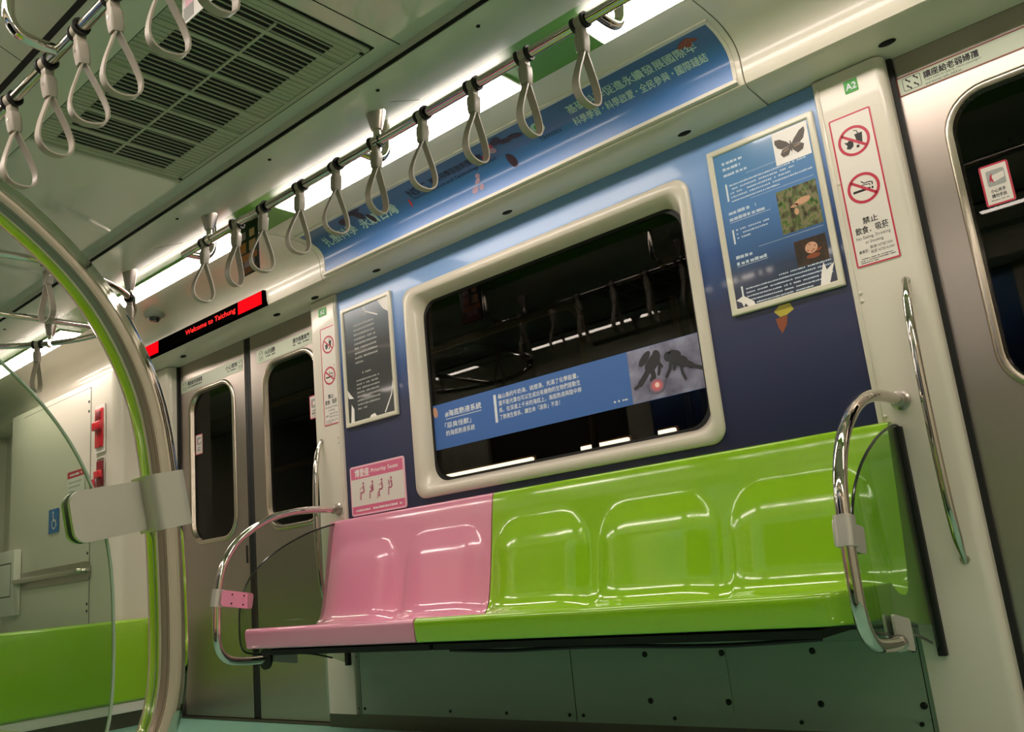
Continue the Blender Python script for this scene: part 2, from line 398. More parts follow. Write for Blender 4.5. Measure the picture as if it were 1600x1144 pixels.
# ---- pillars beside the bay (rounded towards the doors)
def pillar(x0, x1, d):                       # d = +1: door lies on the +x side
    pts = [(x0, 0), (x0, -.012), (x0 + .003, -.015)]
    r = .03
    pts += [(x1 - r + r * math.sin(a), -.015 + r - r * math.cos(a)) for a in (PI / 2 * k / 8 for k in range(9))]
    pts += [(x1, .14), (x0, .14)]
    if d < 0: pts = [(x0 + x1 - p, q) for p, q in pts]
    m = MB(); m.prism(pts, lambda u, v, w: (u, v, w), .062, 1.988); return trim(m, 'cream')
def groove(t, x, z0, z1):
    m = MB(); m.box(x - .004, x + .004, -.019, -.013, z0, z1, .0015); m.build('cover_strip', 'cream', t)
pr = pillar(1.213, 1.425, 1); groove(pr, 1.226, .9, 1.97); near_src.append(pr)
pl = pillar(-1.405, -1.195, -1); groove(pl, -1.205, .9, 1.97); near_src.append(pl)
for t, x in ((pr, 1.236), (pl, -1.222)):
    for z in (1.64, 1.29, 1.265, .92):
        m = MB(); m.lathe([(.006, 0), (.006, -.002), (.003, -.004)], (x, -.015, z), 12, 'Y'); m.build('rivet', 'cream', t)
pe = pillar(-3.0, -2.785, 1); near_src.append(pe)
# ---- doors
def door(num, xa, xb, gap):
    d = struct(empty('door_%d' % num))
    m = MB(); m.box(xa - .02, xb + .02, .1, .14, 0, 2.0); m.build('door_backing', 'gap', d) if False else m.b.free()
    for k, (a, b) in enumerate(((xa + .008, gap - .031), (gap + .031, xb - .008))):
        c = (a + b) / 2; o0, o1 = (.082, .15) if k == 0 else (.15, .082)
        wa, wb = (gap - .59, gap - .165) if k == 0 else (gap + .165, gap + .59)
        out = (a, b, .012, 1.99, .004, 8); inn = (wa, wb, .945, 1.785, .1, 8)
        def ex(e): return (wa - e, wb + e, .945 - e, 1.785 + e, .1 + e, 8)
        m = MB(); m.loft(ring_loft([(.09, out), (.05, out), (.05, ex(.012)), (.09, ex(.012))]), caps=False); m.build('door_leaf', 'steel', d, smooth=False)
        m = MB(); m.loft(ring_loft([(.07, ex(.03)), (.05, ex(.03)), (.044, ex(.026)), (.042, ex(.016)), (.046, ex(.006)), (.066, ex(0)), (.075, ex(.012))]), caps=False); rim = m.build('window_rim', 'bezel', d, angle=50)
        m = MB(); m.prism(rr(*ex(.004)), XZ(.066), 0, .005); m.build('door_window_pane', 'winglass', d)
        m = MB(); x = b if k == 0 else a - .031; m.box(x, x + .031, .052, .088, .012, 1.99, .004); m.build('door_edge_seal', 'black', d)
    m = MB(); m.box(gap - .055, gap - .05, .045, .05, .79, .87); m.lathe([(.006, .046), (.006, .051)], (gap - .0525, 0, .785), 10, 'Y'); m.build('key_slot', 'black', d)
    m = MB(); m.box(xa - .015, xb + .015, .02, .15, -.002, .008); m.build('door_sill', 'skirt', d)
    m = MB(); m.box(xa - .015, xb + .015, .05, .14, 1.99, 2.02); m.build('door_track_cover', 'black', d)
    return d
dl = door(1, -2.785, -1.405, -2.055); dr = door(2, 1.425, 2.845, 2.152)
near_src += [dl]
# dark jamb at each side of the openings
for x0, x1 in ((-2.797, -2.77), (-1.412, -1.385), (1.415, 1.44), (2.79, 2.815)):
    m = MB(); m.box(x0, x1, .035, .15, 0, 1.988); near_src.append(trim(m, 'black'))
# ---- rest of the far wall beyond the doors
m = MB(); m.box(-5.3, -3.0, 0, .1, 0, 2.0); near_src.append(struct(m.build('wall_far', 'cream')))
m = MB(); m.box(2.805, 4.2, -.01, .1, 0, 2.0); near_src.append(struct(m.build('wall_far', 'cream')))
m = MB(); m.box(-5.4, -5.3, W - .1, .1, 0, 2.35); struct(m.build('wall_left', 'cream'))
m = MB(); m.box(4.2, 4.3, W - .1, .1, 0, 2.35); struct(m.build('wall_right', 'cream'))

# ---------------------------------------------------------------- ceiling lights
def lamp_thing(x0, x1):
    ya, yb = -.472, -.582; t = empty('ceiling_light', ((x0 + x1) / 2, (ya + yb) / 2, 2.171)); h = (x1 - x0) / 2; k = (ya - yb) / 2
    m = MB(); m.box(-h - .006, h + .006, -k - .005, k + .005, -.006, .004); m.build('light_housing', 'lamphouse', t)
    m = MB(); m.box(-h, h, -k, k, -.0095, -.003, .002); m.build('diffuser', 'lamp', t)
    return t
LB = ['long white ceiling light strip over the left door, behind the rail end', 'long white ceiling light strip running over the pink seats and window', 'white ceiling light strip cut by the top of the picture at right',
      'white ceiling light strip at the far left, seen past the curved pole', 'ceiling light strip over the right-hand door, outside the picture']
for (a, b), lb in zip(((-2.35, -1.19), (-.835, .43), (.765, 2.0), (-4.35, -2.92), (2.4, 3.6)), LB):
    t = tag(lamp_thing(a, b), lb, 'ceiling light', 'ceiling light strips')
    c = turned(t); c['label'] = lb.split(',')[0].replace('white ceiling light', 'ceiling light') + ' - its twin over the near side wall'
LN = ['near-side ceiling light opposite the right door', 'near-side ceiling light opposite the window', 'near-side ceiling light opposite the left door', 'near-side ceiling light at the right end of the car', 'near-side ceiling light at the left end of the car']
for o, lb in zip([o for o in COL.objects if o.name.startswith('ceiling_light') and 'twin' in o.get('label', '')], LN): o['label'] = lb + ', mirrored in the window'

# ---------------------------------------------------------------- overhead rails and straps
ZR, YF, YN = 1.95, -.885, -1.794
def bracket(mb_parent, x, y, ztop):
    m = MB(); m.lathe([(.033, ztop - ZR), (.031, ztop - ZR - .012), (.0185, .046), (.017, .04)], (x, y, 0), 20)
    m.build('ceiling_bracket', 'satin', mb_parent)
    m = MB(); m.lathe([(.012, .045), (.012, 0)], (x, y, 0), 12); m.lathe([(.019, -.016), (.019, .016)], (x, y, 0), 18, 'X'); return m.build('rail_collar', 'chrome', mb_parent)
def rail(x0, x1, y, s, brs, arms, label):
    t = tag(empty('overhead_rail', (0, y, ZR)), label, 'grab rail')
    MB().tube([(x0 + (x1 - x0) * k / 12, 0, 0) for k in range(13)], .0145, 18).build('tube', 'chrome', t)
    for x in brs: bracket(t, x, 0, zat(YF) + .003)
    for x in arms:
        p = smooth_path([(x, 0, 0), (x, s * .05, 0), (x, s * .09, .008), (x, s * .112, .035), (x, s * .118, .07), (x, s * .118, .17)], 5)
        MB().tube(p, .0145, 16).build('support_arm', 'chrome', t)
    return t
rail(-1.03, 2.6, YF, 1, (-.84, .148, 1.14), (-1.015, .06, 1.0), 'long chrome overhead rail with straps above the bench, under the light strips')
rail(-1.03, 2.6, YN, -1, (-.7, 1.6), (.015, 1.15), 'chrome overhead rail at top left on the near side of the aisle')
# ring rail in the door vestibule
rt = tag(empty('overhead_ring_rail', (-2.055, YC, ZR)), 'round chrome overhead rail over the left doorway, seen behind the curved pole', 'grab rail')
RR = .675
MB().tube([(RR * math.cos(2 * PI * k / 64), RR * math.sin(2 * PI * k / 64), 0) for k in range(64)], .0145, 14, closed=True).build('ring_tube', 'chrome', rt)
MB().tube([(-.05, -RR, 0), (-.05, 0, 0), (-.05, RR, 0)], .0145, 14).build('cross_tube', 'chrome', rt)
a = math.atan2(.5, .4)
for ang in (a, -a, PI + a, PI - a):
    x, y = RR * math.cos(ang), RR * math.sin(ang); bracket(rt, x, y, zat(max(y, W - y) if False else (y if y > -.665 else -.665) if False else -(1.34 - abs(y))) + .003)

def strap_proto():
    t = empty('hanging_strap')
    # loop of flat band, hanging in the plane of the rail
    half = [(.0035, -.088), (.009, -.103), (.02, -.13), (.032, -.16), (.041, -.19), (.0425, -.21), (.036, -.23), (.02, -.242)]
    P = smooth_path([(0, x, z) for x, z in half] + [(0, 0, -.245)] + [(0, -x, z) for x, z in half[::-1]], 3)
    loops = []
    for i, p in enumerate(P):
        tng = (P[min(i + 1, len(P) - 1)] - P[max(i - 1, 0)]).normalized(); nr = Vector((0, tng.z, -tng.y)); y = Vector((1, 0, 0))
        loops.append([p + nr * .0022 + y * .011, p - nr * .0022 + y * .011, p - nr * .0022 - y * .011, p + nr * .0022 - y * .011])
    m = MB(); m.loft(loops); m.build('loop', 'grip', t)
    m = MB()
    pr = []
    for z, a, b in ((-.035, .012, .013), (-.04, .0155, .015), (-.06, .016, .0155), (-.085, .0145, .0145), (-.092, .0125, .013)):
        pr.append([(u, v, z) for u, v in rr(-a, a, -b, b, .006, 4)])
    m.loft(pr); sl = m.build('sleeve', 'gripbody', t)
    m = MB(); m.lathe([(.004, -.0165), (.004, -.0155)], (0, 0, -.058), 10, 'Y'); m.build('rivet', 'satin', sl)
    m = MB()
    for xx, mm in ((0, None),):
        ring = [(.0185 * math.cos(2 * PI * k / 24), .0185 * math.sin(2 * PI * k / 24)) for k in range(24)]
        inn = [(.0155 * math.cos(2 * PI * k / 24), .0155 * math.sin(2 * PI * k / 24)) for k in range(24)]
        m.loft([[(-.0105, u, v) for u, v in inn], [(-.0105, u, v) for u, v in ring], [(.0105, u, v) for u, v in ring], [(.0105, u, v) for u, v in inn]], caps=False)
    m.box(-.0105, .0105, -.012, .012, -.037, -.0165, .002); m.build('rail_band', 'grip', t)
    for x in (-.017, .017):
        m = MB(); c_ = [[(x + e, r * math.cos(2 * PI * k / 20), r * math.sin(2 * PI * k / 20)) for k in range(20)] for e, r in ((-.0045, .0155), (-.0045, .0215), (.0045, .0215), (.0045, .0155))]
        m.loft(c_ + c_[:1], caps=False); m.build('clip_ring', 'black', t)
    return t
strap0 = strap_proto(); first = [True]
def strap(x, y, rz, label, group, tilt=0, lean=0):
    t = strap0 if first[0] else copy_tree(strap0); first[0] = False
    t.location = (x, y, ZR); t.rotation_euler = (lean, tilt, rz); return tag(t, label, 'hanging strap', group)
ords = ['rightmost', 'second', 'third', 'fourth', 'fifth', 'sixth', 'seventh', 'eighth', 'ninth', 'tenth']
for i, x in enumerate((.948, .756, .564, .354, .14, -.061, -.259, -.478, -.652, -.872)):
    lb = 'grey hanging strap, %s on the long rail above the bench' % ('rightmost' if i == 0 else 'leftmost' if i == 9 else ords[i] + ' from the right')
    strap(x, YF, random.uniform(-.18, .18) + (.35 if i in (4, 8) else 0), lb, 'straps on the far rail', random.uniform(-.03, .03), -.07)
nl = ['leftmost of the straps on the top-left rail, cut by the left edge', 'second strap from the left on the top-left rail', 'third strap from the left on the top-left rail', 'fourth strap from the left on the top-left rail', 'strap before the ceiling vent with its top outside the picture', 'strap at the top edge, only its loop end showing']
for i, x in enumerate((-.282, -.057, .126, .298, .50, .69)): strap(x, YN, random.uniform(-.15, .15), 'grey hanging strap, ' + nl[i], 'straps on the near rail', random.uniform(-.03, .03), .12)
for i, (ang, lb) in enumerate(((a - .0, 'grey hanging strap under the right end of the ring rail, partly behind the curved pole'), (.12, 'grey hanging strap on the ring rail, left of the curved pole'), (PI - .8, 'grey hanging strap on the ring rail before the far-left light strip'))):
    strap(-2.055 + RR * math.cos(ang), YC + RR * math.sin(ang), ang + PI / 2, lb, 'straps on the ring rail')

# ---------------------------------------------------------------- ceiling vent
v = tag(empty('ceiling_vent', (-.145, YC - .027, ZC0)), 'large slatted air vent grille in the middle of the ceiling', 'vent')
vx, vy = .53, .265
m = MB(); m.loft([[(x, y, z) for x, y in rr(-vx + i, vx - i, -vy + i, vy - i, .004, 2)] for z, i in ((.002, 0), (-.008, .001), (-.008, .016), (.0, .018))], caps=False); m.build('frame', 'grille', v)
m = MB(); m.box(-vx - .007, vx + .007, -vy - .007, vy + .007, -.003, .001); m.build('shadow_gap', 'gap', v)
m = MB(); m.box(-vx + .012, vx - .012, -vy + .012, vy - .012, -.0025, -.0018); m.build('backing', 'grilledark', v)
for x in (-.37, -.24, -.11, .02, .15, .28, .41):
    m = MB(); m.box(x - .008, x + .008, -vy + .016, vy - .016, -.008, -.0022, .001); m.build('cross_bar', 'grille', v)
for y in (0,):
    m = MB(); m.box(-.46, .46, y - .004, y + .004, -.007, -.0022); m.build('long_bar', 'grille', v)
m = MB()
for k in range(50):                          # fine louvres across the car
    x = -vx + .022 + k * (2 * vx - .044) / 49
    for ya, yb in ((-vy + .016, vy - .016),): m.box(x - .0017, x + .0017, ya, yb, -.0065, -.002)
m.build('louvres', 'grille', v, smooth=False)
for sx in (-1, 1):
    m = MB(); m.box(sx * (vx - .036) - .02, sx * (vx - .036) + .02, -vy + .0865, vy - .0865, -.0045, -.002); m.build('blank_border', 'grille', v, smooth=False)
for sy in (-1, 1):
    m = MB(); m.box(-vx + .016, vx - .016, sy * (vy - .051) - .035, sy * (vy - .051) + .035, -.0045, -.002); m.build('blank_border', 'grille', v, smooth=False)
for sx in (-1, 1):
    for sy in (-1, 1):
        m = MB(); m.lathe([(.007, -.0095), (.007, -.008)], (sx * (vx - .03), sy * (vy - .009), 0), 10); m.build('screw', 'gap', v)

# ---------------------------------------------------------------- bench: two moulded seat blocks
PROF = [(-.004, .90), (-.03, .902), (-.045, .9), (-.056, .888), (-.07, .82), (-.09, .7), (-.112, .58), (-.13, .505), (-.15, .468), (-.18, .449), (-.23, .44), (-.3, .441), (-.38, .451), (-.45, .468), (-.485, .476), (-.502, .475), (-.511, .466), (-.512, .45), (-.506, .405), (-.497, .397), (-.48, .395)]
def prof_dense():
    P = smooth_path([(0, y, z) for y, z in PROF], 5); s = [0]
    for a, b in zip(P, P[1:]): s.append(s[-1] + (b - a).length)
    return P, s
PD, PS = prof_dense()
def s_at(cond): return next(PS[i] for i, p in enumerate(PD) if cond(p))
S_TOP = s_at(lambda p: p.y < -.06 and p.z < .79); S_BOT = s_at(lambda p: p.y < -.44)
def sd_rr(px, py, hx, hy, r):
    qx, qy = abs(px) - hx + r, abs(py) - hy + r
    return math.hypot(max(qx, 0), max(qy, 0)) + min(max(qx, qy), 0) - r
def seat_block(name, material, x0, x1, seats, cut_right, label):
    t = tag(empty(name, ((x0 + x1) / 2, 0, .34)), label, 'bench'); ox, oz = (x0 + x1) / 2, .34
    nx = int((x1 - x0) / .009); m = MB(); rows = []
    xs = [x0 + (x1 - x0) * i / nx for i in range(nx + 1)]
    hy = (S_BOT - S_TOP) / 2; cy = (S_BOT + S_TOP) / 2
    N = []
    for i, p in enumerate(PD):
        tg = (PD[min(i + 1, len(PD) - 1)] - PD[max(i - 1, 0)]).normalized(); N.append(Vector((0, tg.z, -tg.y)))   # into the shell
    def kf(x):
        if not cut_right or x < x1 - .115: return 1
        q = min(1, (x - (x1 - .115)) / .115); return .30 + .70 * math.sqrt(max(0, 1 - q * q * .985))
    for i, p in enumerate(PD):
        row = []
        for x in xs:
            d = 0
            for cx, hw in seats:
                sd = sd_rr(x - cx, PS[i] - cy, hw, hy, .12)
                q = min(1, max(0, (-sd + .008) / .15)); e_ = min(1, q / .12); q = (1 - (1 - q) ** 2.6) * (.35 + .65 * e_ * (2 - e_)) if q > 0 else 0; d = max(d, q * .021)
            c = p + N[i] * d; k = kf(x)
            y = c.y if c.y > -.14 else -.14 + (c.y + .14) * k
            e = 0
            if x in (xs[0], xs[-1]): e = .002
            row.append(m.b.verts.new((x - ox, y, c.z - oz - e * 0)))
        rows.append(row)
    for a, b in zip(rows, rows[1:]):
        for i in range(nx): m.b.faces.new((a[i], a[i + 1], b[i + 1], b[i]))
    # underside and end caps
    und = [(-.36, .385), (-.15, .365), (-.004, .345)]
    prev = rows[-1]
    for y, z in und:
        row = [m.b.verts.new((x - ox, y if y > -.14 else -.14 + (y + .14) * kf(x), z - oz)) for x in xs]
        for i in range(nx): m.b.faces.new((prev[i], prev[i + 1], row[i + 1], row[i]))
        rows.append(row); prev = row
    for idx in (0, -1):
        cap = [m.b.verts.new(r[idx].co) for r in rows]; m.b.faces.new(cap)
    m.build('seat_shell', material, t, angle=50)
    return t, ox, oz
pk, ox, oz = seat_block('pink_bench', 'pink', -1.262, -.253, ((-1.0, .225), (-.5, .225)), False, 'pink two-place priority bench seat at the left end of the row')
m = MB(); m.box(-.5, .5, -.44, -.05, .025, .045); m.build('support_frame', 'black', pk)
gr, ox, oz = seat_block('green_bench', 'lime', -.247, 1.25, ((-.01, .215), (.478, .222), (.975, .225)), True, 'lime green three-place bench seat under the window')
m = MB(); m.box(-.74, .62, -.44, -.05, .025, .045); m.build('support_frame', 'black', gr)
m = MB()
p = smooth_path([(-.7, -.4, .02), (-.45, -.39, .012), (-.1, -.4, .018), (.3, -.395, .01), (.6, -.4, .02)], 6); m.tube(p, .006, 8); m.build('cable', 'black', gr)

# ---------------------------------------------------------------- glass partitions with bent pole and clamp
PO = [(-.015, .957), (-.08, .9575), (-.16, .957), (-.25, .95), (-.34, .93), (-.425, .892), (-.50, .84), (-.55, .785), (-.585, .72), (-.602, .65), (-.61, .57), (-.613, .48), (-.609, .43), (-.594, .392), (-.565, .366), (-.52, .354), (-.45, .347), (-.40, .345)]
GL = [(-.012, .272), (-.012, .884), (-.05, .888), (-.14, .868), (-.23, .838), (-.32, .797), (-.395, .752), (-.455, .7), (-.497, .64), (-.52, .57), (-.526, .5), (-.524, .43), (-.512, .395), (-.48, .378), (-.4, .366), (-.3, .355), (-.2, .34), (-.1, .31)]
def partition(loc, splay, clampmat, label, g0=-.02, zc=.61, plate=-.46, glx=1, edge_m='edge', py=1, ch=.032, endm='black'):
    """built on the far wall at x = loc[0]; splay leans the pole out of the plane; sgn: side of the pole on which the glass sits"""
    t = tag(empty('bench_partition', (loc[0], 0, 0)), label, 'partition')
    sx = lambda y, z: splay * max(0, min(1, -y / .5))
    path = smooth_path([(sx(y, z), y * py, z) for y, z in PO], 5)
    MB().tube(path, .0165 if py == 1 else .0178, 24).build('bent_pole', 'chrome', t)
    m = MB(); m.lathe([(.028, -.012), (.028, -.018), (.021, -.024), (.021, -.05), (.0175, -.052)], (0, 0, .957), 22, 'Y'); m.build('wall_flange', 'satin', t)
    gy = [(y * glx, z) for y, z in GL]
    edge = smooth_path([(0, y, z) for y, z in gy[1:]], 4); pts = [(p.y, p.z) for p in edge] + [gy[0]]
    m = MB(); m.loft([[(sx(y, z) * .9 + g0 + w, y, z) for y, z in pts] for w in ((-.003, .003) if edge_m == 'edge' else (-.001, .001))]); gl = m.build('glass_panel', 'panel_glass', t)
    m = MB(); m.tube([(sx(p.y, p.z) * .9 + g0, p.y, p.z) for p in edge[1:]], .0038 if edge_m == 'edge' else .0017, 8); m.build('glass_edge', edge_m, gl)
    m = MB(); m.box(g0 - .011, g0 + .011, -.034, -.001, .268, .884, .002); m.build('wall_channel', 'black', t)
    # clamp: sleeve on the pole, plates on both faces of the glass
    yp = -.6065 * py; X = sx(yp, zc); th = math.radians(10); ct_, st_ = math.cos(th), math.sin(th)
    tl = lambda x, y, z: (x, yp + (y - yp) * ct_ + (z - zc) * st_, zc + (z - zc) * ct_ - (y - yp) * st_)
    m = MB(); m.loft([[tl(X + u, yp + v, z) for u, v in rr(-.021, .021, -.021, .021, .012, 5)] for z in (zc - ch - .003, zc + ch + .003)]); m.build('clamp_sleeve', 'clampsteel', t)
    for k, off in enumerate((-.0065, .0065)):
        m = MB(); m.loft([[tl(sx(yp, z) * .97 + g0 + off + w, y, z) for y, z in rr(yp, plate, zc - ch, zc + ch, .012, 5)] for w in (-.0025, .0025)]); cl = m.build('clamp_plate', clampmat, t)
        if clampmat == 'pink':
            for y in (-.505, -.56):
                for z in (zc - .018, zc + .018):
                    m = MB(); m.lathe([(.0035, off - .0045), (.0035, off + .0045)], tl(sx(yp, z) * .97 + g0, y, z), 8, 'X'); m.build('screw', 'screw', cl)
    # lower fixings
    m = MB(); R_ = .042 if endm == 'black' else .02; m.lathe([(.012, -.405 * py), (R_, -.403 * py), (R_, -.392 * py), (.014, -.39 * py)], (splay * .8, 0, .345), 18, 'Y'); m.build('end_flange', endm, t)
    if endm == 'black':
        m = MB(); m.box(splay * .8 - .02, splay * .8 + .02, -.392 * py, -.3, .35, .375, .003); m.build('under_seat_bracket', 'black', t)
    for off in (-.014, .007):
        m = MB(); m.loft([[(g0 + splay * .55 + off + w, y, z - (y + .31) * .2) for y, z in rr(-.385, -.275, .318, .395, .008, 3)] for w in (0, .007)]); m.build('glass_bracket', 'clampsteel', t)
    return t
partition((1.286, 0, 0), 0, 'clampsteel', 'bent chrome pole with glass partition and steel clamp at the right end of the green bench', endm='satin')
partition((-1.245, 0, 0), -.06, 'pink', 'bent chrome pole with glass partition and pink clamp at the left end of the pink seats', .02)
np_ = partition((1.2, 0, 0), 0, 'clampsteel', 'large bent chrome pole with glass partition and wide steel clamp in the left foreground', .004, .613, -.432, .905, 'edge_light', .86, .024)
np_.location = (1.2, W, .082); np_.rotation_euler = (0, 0, PI)

# ---------------------------------------------------------------- vertical grab handles on the pillars
def handle(x, label):
    t = tag(empty('pillar_grab_handle', (x, -.015, .9)), label, 'grab handle')
    p = smooth_path([(0, 0, .4), (0, -.012, .375), (0, -.03, .33), (0, -.045, .25), (0, -.054, .12), (0, -.056, 0), (0, -.054, -.12), (0, -.045, -.25), (0, -.03, -.33), (0, -.012, -.375), (0, 0, -.4)], 5)
    n = len(p); r = [.0045 + .0085 * min(1, 5 * min(i, n - 1 - i) / n) for i in range(n)]
    MB().tube(p, r, 16).build('bar', 'chrome', t)
    for z in (.39, -.39):
        m = MB(); m.lathe([(.012, .003), (.012, -.004)], (0, 0, z), 14, 'Y'); m.build('mount', 'satin', t)
    return t
handle(1.366, 'tall bowed chrome grab handle on the right pillar beside the door')
handle(-1.345, 'tall bowed chrome grab handle on the left pillar above the pink bench rail')

# ---------------------------------------------------------------- signs
FN = flat(0)
def sign(name, x0, x1, z0, z1, y, th, base, label, cat, r=.004):
    cx, cz = (x0 + x1) / 2, (z0 + z1) / 2
    t = tag(empty(name, (cx, y, cz)), label, cat)
    m = MB(); m.prism(rr(x0 - cx, x1 - cx, z0 - cz, z1 - cz, r, 4), XZ(0), -th, 0); m.build('backing', base, t)
    loc = lambda k: (lambda u, v, w=0: (u - cx, -th - .0003 * k - w, v - cz))
    return t, loc
def border(t, loc, x0, x1, z0, z1, w, r, material, k=1, name='border'):
    f = loc(k); m = MB(); a = rr(x0, x1, z0, z1, r, 5); b = rr(x0 + w, x1 - w, z0 + w, z1 - w, max(r - w, .0005), 5)
    for i in range(len(a)):
        j = (i + 1) % len(a); poly(m, [a[i], a[j], b[j], b[i]], f)
    return m.build(name, material, t, smooth=False)
def rect(m, x0, x1, z0, z1, f): poly(m, [(x0, z0), (x1, z0), (x1, z1), (x0, z1)], f)

def no_eating(x0, x1, z0, z1, label, y=-.0152):
    t, loc = sign('no_eating_sign', x0, x1, z0, z1, y, .0015, 'white', label, 'sign', .006)
    w = x1 - x0; h = z1 - z0; cx = (x0 + x1) / 2
    border(t, loc, x0 + .001, x1 - .001, z0 + .001, z1 - .001, .005, .006, 'red')
    R = w * .37
    ct, cb = z1 - h * .187, z1 - h * .507
    ink, f2 = MB(), loc(1)
    c = ct; k = R / .045                     # cup and bitten food
    poly(ink, [(cx + .004 * k, c + .018 * k), (cx + .026 * k, c + .018 * k), (cx + .022 * k, c - .014 * k), (cx + .009 * k, c - .014 * k)], f2)
    stroke(ink, [(cx + .014 * k, c + .018 * k), (cx + .011 * k, c + .028 * k), (cx + .003 * k, c + .03 * k)], .0025 * k, f2)
    poly(ink, [(cx - .028 * k, c + .004 * k), (cx - .019 * k, c + .001 * k), (cx - .013 * k, c + .006 * k), (cx - .002 * k, c + .002 * k), (cx - .004 * k, c - .016 * k), (cx - .014 * k, c - .022 * k), (cx - .024 * k, c - .017 * k), (cx - .02 * k, c - .009 * k)], f2)
    rect(ink, cx + .004 * k, cx + .012 * k, c - .024 * k, c - .016 * k, f2)
    ink.build('food_pictogram', 'ink', t, smooth=False); ink = MB()
    c = cb                                   # cigarette with smoke
    poly(ink, [(cx - .03 * k, c - .01 * k), (cx + .018 * k, c - .01 * k), (cx + .018 * k, c - .003 * k), (cx - .03 * k, c - .003 * k)], f2)
    rect(ink, cx + .021 * k, cx + .026 * k, c - .01 * k, c - .003 * k, f2)
    stroke(ink, [(cx + .024 * k, c + .001 * k), (cx + .026 * k, c + .009 * k), (cx + .016 * k, c + .013 * k), (cx + .004 * k, c + .012 * k), (cx - .004 * k, c + .02 * k)], .003 * k, f2)
    stroke(ink, [(cx + .018 * k, c + .001 * k), (cx + .018 * k, c + .006 * k), (cx + .006 * k, c + .007 * k), (cx - .004 * k, c + .009 * k)], .0025 * k, f2)
    ink.build('cigarette_pictogram', 'ink', t, smooth=False)
    f3 = loc(2)
    for c in (ct, cb):
        m = MB(); disc(m, cx, c, R * .82, R, f3)
        a = math.radians(-38); q = R * .9
        stroke(m, [(cx - q * math.cos(a), c - q * math.sin(a)), (cx + q * math.cos(a), c + q * math.sin(a))], R * .17, f3)
        m.build('prohibition_ring', 'red', t, smooth=False)
    f = loc(1); zz = lambda q: z1 - h * q
    text(t, 'ink', '禁止', cx - w * .17, cx + w * .17, zz(.735), h * .042, f, .0004)
    text(t, 'ink', '飲食．吸菸', cx - w * .37, cx + w * .37, zz(.795), h * .048, f, .0004)
    text(t, 'ink', 'No Eating, Drinking', cx - w * .38, cx + w * .38, zz(.835), h * .026, f)
    text(t, 'ink', 'or Smoking', cx - w * .2, cx + w * .2, zz(.867), h * .026, f)
    text(t, 'ink', '最高罰', cx - w * .38, cx - w * .18, zz(.915), h * .02, f)
    text(t, 'ink', '飲食 NT$7,500', cx - w * .12, cx + w * .38, zz(.9), h * .022, f)
    text(t, 'ink', '吸菸 NT$10,000', cx - w * .12, cx + w * .4, zz(.93), h * .022, f)
    small_print(t, 'ink', [(cx - w * .38, cx + w * .4, zz(q), h * .007, (.95, 1, .5)[i], None) for i, q in enumerate((.953, .966, .979))], f)
    return t
no_eating(1.24, 1.369, 1.363, 1.844, 'tall white no eating, drinking or smoking sign with red border on the right pillar')
no_eating(-1.318, -1.199, 1.356, 1.84, 'small-looking no eating, drinking or smoking sign on the far left pillar')
t, loc = sign('car_number_plate', 1.307, 1.348, 1.907, 1.949, -.0152, .0015, 'greensign', 'small green plate reading A2 high on the right pillar', 'sign', .003)
m = MB(); put_text(m, 'A2', 1.312, 1.343, 1.917, .021, loc(1), bold=.0006); m.build('lettering', 'textpale', t, smooth=False)
t, loc = sign('car_number_plate', -1.322, -1.262, 1.902, 1.943, -.0152, .0015, 'greensign', 'small green lettered plate high on the left pillar above the no eating sign', 'sign', .003)
m = MB(); put_text(m, 'A2', -1.307, -1.276, 1.912, .021, loc(1), bold=.0006); m.build('lettering', 'textpale', t, smooth=False)
t, loc = sign('car_number_plate', -2.94, -2.905, 1.87, 1.915, -.0152, .0015, 'greensign', 'small green plate on the pillar left of the far doors', 'sign', .003)

# priority seat sign
x0, x1, z0, z1 = -1.162, -.793, .911, 1.135
t, loc = sign('priority_seat_sign', x0, x1, z0, z1, -.0005, .006, 'pinkwhite', 'pink priority seats sign above the pink bench', 'sign', .012)
f = loc(1)
for za, zb in ((z1 - .06, z1 - .008), (z0 + .008, z0 + .042)):
    m = MB(); rect(m, x0 + .008, x1 - .008, za, zb, f); m.build('colour_band', 'pinksign', t, smooth=False)
m = MB(); rect(m, x0 + .008, x1 - .008, z0 + .042, z1 - .06, f); m.build('white_field', 'white', t, smooth=False)
f = loc(2); text(t, 'paper', '博愛座', x0 + .035, x0 + .135, z1 - .052, .037, f, .0008); text(t, 'paper', 'Priority Seats', x0 + .15, x1 - .04, z1 - .047, .022, f, .0004)
small_print(t, 'paper', [(x0 + .02, x0 + .13, z0 + .018, .011, 1, None), (x0 + .15, x1 - .025, z0 + .018, .013, 1, None)], f)
f = loc(2)
for i in range(4):                           # seated figures: elderly, pregnant, injured, with child
    m = MB(); bx = x0 + .075 + i * .063; bz = z0 + .062
    disc(m, bx + .016, bz + .078, 0, .006, f, 14)
    stroke(m, [(bx + .016, bz + .07), (bx + .019, bz + .04)], .009, f); stroke(m, [(bx + .019, bz + .039), (bx - .002, bz + .037)], .008, f)
    stroke(m, [(bx - .002, bz + .04), (bx - .006, bz + .006)], .007, f); stroke(m, [(bx + .014, bz + .064), (bx - .004, bz + .055)], .004, f)
    if i == 0: stroke(m, [(bx - .007, bz + .058), (bx - .013, bz + .006)], .002, f)
    if i == 1: disc(m, bx + .01, bz + .05, 0, .008, f, 12)
    if i == 2: stroke(m, [(bx - .01, bz + .03), (bx - .018, bz + .0)], .005, f); disc(m, bx - .004, bz + .012, .004, .006, f, 12)
    if i == 3: disc(m, bx, bz + .068, 0, .004, f, 12); stroke(m, [(bx, bz + .063), (bx + .002, bz + .045)], .006, f)
    m.build('seated_figure_pictogram', 'pinkink', t, smooth=False)

